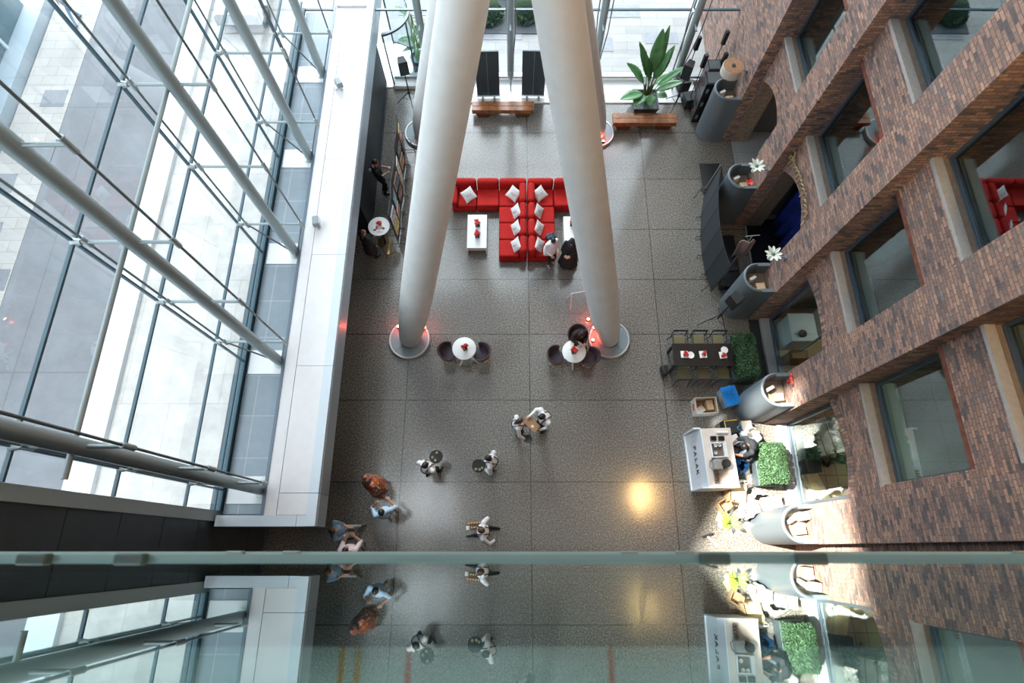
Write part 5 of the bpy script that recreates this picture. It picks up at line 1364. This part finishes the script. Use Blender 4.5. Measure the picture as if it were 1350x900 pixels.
def round_tray(c, label, cups):
    o = thing('serving_tray', label, 'tray', c, 0, 'round black serving trays')
    MB().lathe([(0, 0), (.17, 0), (.185, .02), (.178, .022), (.168, .008), (0, .008)], n=36).build('dish', M_black, o, smooth=True)
    for i, (x, y) in enumerate(cups):
        t = MB().lathe([(0, 0), (.03, 0), (.036, .05), (.032, .05), (.027, .006), (0, .006)], n=16).build('tasting_cup', mat('pale_gold_cup', (.60, .55, .40), .35), smooth=True); t.location = (c[0] + x, c[1] + y, c[2] + .009)
        tag(t, 'pale cup on the tray of the %s, %s' % ('walking waiter' if 'walking' in label else 'waiter looking down', ['closest to the server', 'between the other cups', 'at the far rim'][i]), 'cup', 'pale cups on black trays')
# waiter with round tray, walking to the front
def tray_server(label, px, py, deg, tray_px, tz, tray_label, cups, other=None, **k):
    rz = math.radians(deg); L = stand(px, py, 1.64, .03, rz); c = G(tray_px[0], tray_px[1], tz)
    v = Vector((L[0], L[1], 0)) - Vector((c.x, c.y, 0)); v.normalize()
    lc = loc_of(L, rz, (c.x, c.y, tz)); e = loc_of(L, rz, (c.x + v.x * .14, c.y + v.y * .14, tz - .045))
    side = Vector((1, 0, 0))
    r_hand = e - (e.xy.to_3d()).normalized() * .02
    hands = [Vector((-.25, .10, .92)), r_hand] if lc.x >= 0 else [r_hand, Vector((.25, .10, .92))]
    if other == 'both': hands = [e + Vector((-.09, -.02, 0)), e + Vector((.09, -.02, 0))]
    person(label, L, rz, waiter, hands, extras=(straps, apron), **k)
    round_tray((c.x, c.y, tz), tray_label, cups)
tray_server('waiter in white shirt with maroon straps walking toward the sofa behind a black tray', 561, 612, -32, (575, 602), 1.14, 'round black tray with three pale cups held ahead of the walking waiter', [(-.02, -.10), (-.10, -.02), (.02, .11)], feet=((-.10, -.12), (.12, .14)), headturn=(-.25, .1))
tray_server('waiter in white shirt looking down at the black tray at his side', 646, 604, 75, (631, 614), 1.14, 'round black tray with three pale cups held by the waiter looking down', [(.10, -.06), (.03, -.10), (-.07, -.09)], 'both', feet=((-.10, -.02), (.11, .05)), headturn=(.1, .45))
# waiter with two boards striding to the ledge
rz = math.radians(88); L = stand(635, 699, 1.64, .02, rz)
b0 = G(625, 689, 1.18); b1 = G(625, 695, 1.16)
person('waiter in white shirt striding toward the ledge carrying two wooden tasting boards', L, rz, [M_skin] + waiter[1:], [(-.24, -.28, .98), loc_of(L, rz, (b0.x + .15, b0.y - .03, 1.12))], feet=((-.10, .36), (.11, -.36, .12)), extras=(straps, apron), hairm=M_hair2, headturn=(-.2, .2))
for i, (b, n_) in enumerate(((b0, 'the one without a napkin'), (b1, 'the one with a white napkin'))):
    o = thing('tasting_board', 'tasting board carried by the striding waiter, ' + n_, 'board', (b.x, b.y, b.z), .08, 'tasting boards of the striding waiter')
    MB().bx(-.19, .19, -.055, .055, 0, .018).build('plank', mat('board_brown', (.22, .10, .05), .5), o, bevel=.004)
    for k in range(5):
        MB().cyl((-.13 + .07 * k, 0, .018), (-.13 + .07 * k, 0, .075), .022, n=12).build('tasting_glass', mat('pale_gold_cup', (.60, .55, .40), .35), o)
    if i: MB().bx(-.21, -.12, -.05, .05, .018, .03).build('napkin', M_paper, o)
# pair of servers with the wooden board between them
bc = G(701, 559, 1.10)
bo = thing('wooden_board', 'plain brown wooden board held between the two servers', 'board', (bc.x, bc.y, 1.10), -.75)
MB().bx(-.22, .22, -.13, .13, 0, .02).build('plank', mat('oak_board', (.40, .21, .10), .5), bo, bevel=.006); MB().bx(.02, .10, -.07, .0, .02, .032).build('napkin', M_paper, bo)
rz = math.radians(-82); L = stand(684, 555, 1.55, .03, rz)
person('long haired server in white shirt holding the wooden board and a small black dish', L, rz, waiter, [loc_of(L, rz, (bc.x - .22, bc.y + .03, 1.08)), loc_of(L, rz, tuple(G(693, 580, 1.0)))], female=True, h=1.66, hair='long', hairm=M_hair2, extras=(straps, apron), headturn=(.1, .4))
q = G(696, 579, .96); o = MB().lathe([(0, 0), (.09, 0), (.12, .03), (.11, .03), (.08, .008), (0, .008)], n=24).build('black_dish', M_black, smooth=True); o.location = (q.x, q.y, 1.0); tag(o, 'small black dish in the hand of the long haired server', 'dish')
rz = math.radians(118); L = stand(720, 546, 1.66, .02, rz)
person('broad server in white shirt and dark straps reaching over the wooden board', L, rz, waiter, [loc_of(L, rz, tuple(G(713, 566, .95))), loc_of(L, rz, tuple(G(699, 549, 1.12)))], h=1.80, belly=1.12, extras=(straps, apron), headturn=(.1, .4), lean=.12)
# guests by the ledge
M_floral = bpy.data.materials.new('floral_print'); N_, L_ = nodes_of(M_floral); vo = N_.new('ShaderNodeTexVoronoi'); vo.inputs['Scale'].default_value = 17; tc_ = N_.new('ShaderNodeTexCoord'); cr = N_.new('ShaderNodeValToRGB'); cr.color_ramp.interpolation = 'CONSTANT'
for i, (p_, c_) in enumerate([(0, (.45, .07, .015)), (.22, (.03, .022, .02)), (.42, (.55, .17, .03)), (.58, (.34, .04, .015)), (.74, (.50, .40, .34)), (.84, (.05, .07, .05))]):
    e_ = cr.color_ramp.elements[i] if i < 2 else cr.color_ramp.elements.new(p_); e_.position = p_; e_.color = (*c_, 1)
sp_ = N_.new('ShaderNodeSeparateColor'); L_.new(tc_.outputs['Object'], vo.inputs['Vector']); L_.new(vo.outputs['Color'], sp_.inputs[0]); L_.new(sp_.outputs[0], cr.inputs['Fac']); L_.new(cr.outputs['Color'], N_['Principled BSDF'].inputs['Base Color'])
M_ltblue = mat('pale_blue_shirt', (.44, .60, .74), .8, bump=.25, bscale=16); M_denim = mat('denim_shirt', (.17, .27, .38), .85, var=.1, scale=12, bump=.2, bscale=18); M_khaki = mat('beige_trousers', (.46, .43, .39), .85); M_pink = mat('pale_pink_shirt', (.72, .58, .58), .8, bump=.2, bscale=18)
place('woman in a wide orange and black floral dress standing near the ledge', 483, 636, 130, [M_skin2, M_floral, M_floral, M_shoe, M_floral, M_lips, M_eye], [(-.26, .14, 1.0), (.25, .16, .98)], 1.56, female=True, h=1.64, hair='bun', hairm=M_hair2, extras=(skirt(M_floral, 1.12, .42, .17, .36), cape(M_floral, 1.44, .98, .33)))
place('man in a pale blue shirt gesturing with a raised hand', 502, 673, 22, [M_skin2, M_ltblue, M_khaki, mat('tan_shoes', (.25, .14, .08), .5), M_ltblue, M_lips, M_eye], [(-.10, .27, 1.50), (.20, .27, 1.18)], 1.66, feet=((-.11, -.06), (.12, .08)), extras=(collar(M_ltblue),), sleeve='short')
place('man in a denim shirt with folded hands stepping past the ledge corner', 439, 699, -84, [M_skin, M_denim, M_khaki, M_shoe, M_denim, M_lips, M_eye], [(-.05, .30, 1.02), (.08, .28, .98)], 1.66, feet=((-.13, .34), (.13, -.06)), hairm=mat('auburn_hair', (.09, .04, .022), .5), extras=(collar(M_denim),), sleeve='short', belly=1.15, headturn=(0, .15))
rz = 0.05; L = stand(455, 725, 1.60, .0, rz)
person('guest in a pale pink shirt photographing with a black telephone', L, rz, [M_skin, M_pink, M_khaki, M_shoe, M_pink, M_lips, M_eye], [(-.03, .36, 1.42), (.17, .34, 1.42)], h=1.68, sleeve='short', headturn=(-.25, 0), extras=(collar(M_pink),))
o = MB().bx(-.085, .085, -.012, .012, 0, .15).build('telephone', M_blackgl, bevel=.006); o.location = (L[0] + .06, L[1] + .46, 1.40); o.rotation_euler = (-.5, 0, 0); tag(o, 'black telephone held up by the guest in pink', 'telephone')
# people at the picture screen
M_blk = mat('black_tee', (.012, .012, .013), .85)
place('person in a black top reaching over the picture screen', 494, 214, -72, [M_skin2, M_blk, M_trous, M_shoe, M_blk, M_lips, M_eye], [(-.02, .36, 1.22), (.10, .30, 1.10)], 1.64, sleeve='short', extras=(collar(mat('pink_scarf', (.60, .25, .25), .8)),), headturn=(0, .25))
place('woman in a black dress standing at the cocktail table', 478, 306, -40, [M_skin, M_blk, M_blk, M_shoe, M_blk, M_lips, M_eye], [(-.05, .30, 1.0), (.22, .12, .9)], 1.58, female=True, h=1.66, hair='long', hairm=M_hair2, extras=(skirt(M_blk, 1.10, .50, .17, .27),), off=.0)
# guests at the sofa
place('guest in a loose white blouse and black trousers beside the sofa', 729, 316, -150, [M_skin, M_shirtw, M_trous, mat('pale_shoes', (.5, .42, .36), .6), M_shirtw, M_lips, M_eye], [(-.10, .26, 1.08), (.14, .24, 1.05)], 1.56, female=True, h=1.64, extras=(cape(M_shirtw, 1.44, .90, .29),), headturn=(0, .35))
M_abaya = mat('black_robe', (.010, .010, .012), .9)
place('guest in a long black robe holding a white card by the leaning column', 754, 318, 165, [M_skin, M_abaya, M_abaya, mat('pale_shoes', (.5, .42, .36), .6), M_abaya, M_lips, M_eye], [(-.04, .30, 1.16), (.10, .28, 1.12)], 1.56, female=True, h=1.66, hair='none', extras=(scarf(mat('dark_scarf', (.02, .025, .035), .8)), skirt(M_abaya, 1.15, .14, .17, .34), cape(M_abaya, 1.44, .92, .30)), headturn=(0, .2))
q = G(755, 324, 1.2); o = MB().bx(-.07, .07, -.10, .10, 0, .006).build('menu_card', M_paper); o.location = (q.x - .04, q.y - .06, 1.20); o.rotation_euler = (.35, 0, .3); tag(o, 'white card in the hands of the guest in the black robe', 'card')
t = thing('shopping_bag', 'dark blue patterned bag on the red seat next to the white blouse', 'bag', (1.28, 9.66, .43), .4)
MB().bx(-.16, .16, -.12, .12, 0, .26).build('body', mat('navy_print', (.03, .045, .07), .6, var=.9, scale=16), t, bevel=.06, bseg=4); MB().tube([(-.08, 0, .24), (-.06, 0, .38), (.06, 0, .38), (.08, 0, .24)], .012).build('strap', M_black, t)
# seated guest
rz = math.radians(195); L = (2.03, 6.16, 0)
person('guest in dark clothes seated at the round table reading', L, rz, [M_skin, mat('dark_brown_knit', (.035, .018, .016), .9), M_trous, M_shoe, mat('dark_brown_knit', (.035, .018, .016), .9), M_lips, M_eye], [(-.10, .34, .84), (.12, .34, .84)], feet=((-.13, .36), (.13, .40)), sit=.56, h=1.68, female=True, hair='long', headturn=(0, .5), lean=.12)
for i, (x, y, r_) in enumerate([(1.82, 5.84, .3), (1.94, 5.86, -.3)]):
    o = MB().bx(-.055, .055, -.08, .08, 0, .012).build('booklet', [M_paper, M_blackgl][i], bevel=.002); o.location = (x, y, .745); o.rotation_euler = (0, 0, r_); tag(o, ['white booklet before the seated guest', 'dark telephone before the seated guest'][i], ['booklet', 'telephone'][i])
# worker behind the bar and person in the shop
M_navy = mat('charcoal_tee', (.022, .027, .034), .85, bump=.2, bscale=14); M_jean = mat('grey_jeans', (.20, .24, .30), .85)
rz = math.radians(105); L = (6.80, 2.78, 0)
person('worker in a charcoal shirt bending over behind the bar', L, rz, [M_skin2, M_navy, M_jean, M_shoe, M_navy, M_lips, M_eye], [(-.12, .55, .78), (.16, .52, .74)], feet=((-.14, .12), (.14, -.02)), sit=.74, lean=.75, h=1.74, sleeve='short', hips_back=.12, headturn=(.1, .2))
rz = math.radians(20); L = (9.35, 2.35, 0)
person('person in a blue and black outfit inside the window by the sunlit pier', L, rz, [M_skin2, mat('dull_blue_shirt', (.08, .12, .20), .85), M_trous, M_shoe, M_blk, M_lips, M_eye], [(-.2, .3, 1.0), (.2, .3, 1.0)], h=1.72)

g = G(104, 28, 0)
person('pedestrian in a grey jacket and blue jeans walking outside beyond the glass wall', (g.x, g.y, -.04), math.radians(160), [M_skin, M_tarp, M_denim, M_shoe, M_tarp, M_lips, M_eye], rest, feet=((-.1, .28), (.1, -.26)))
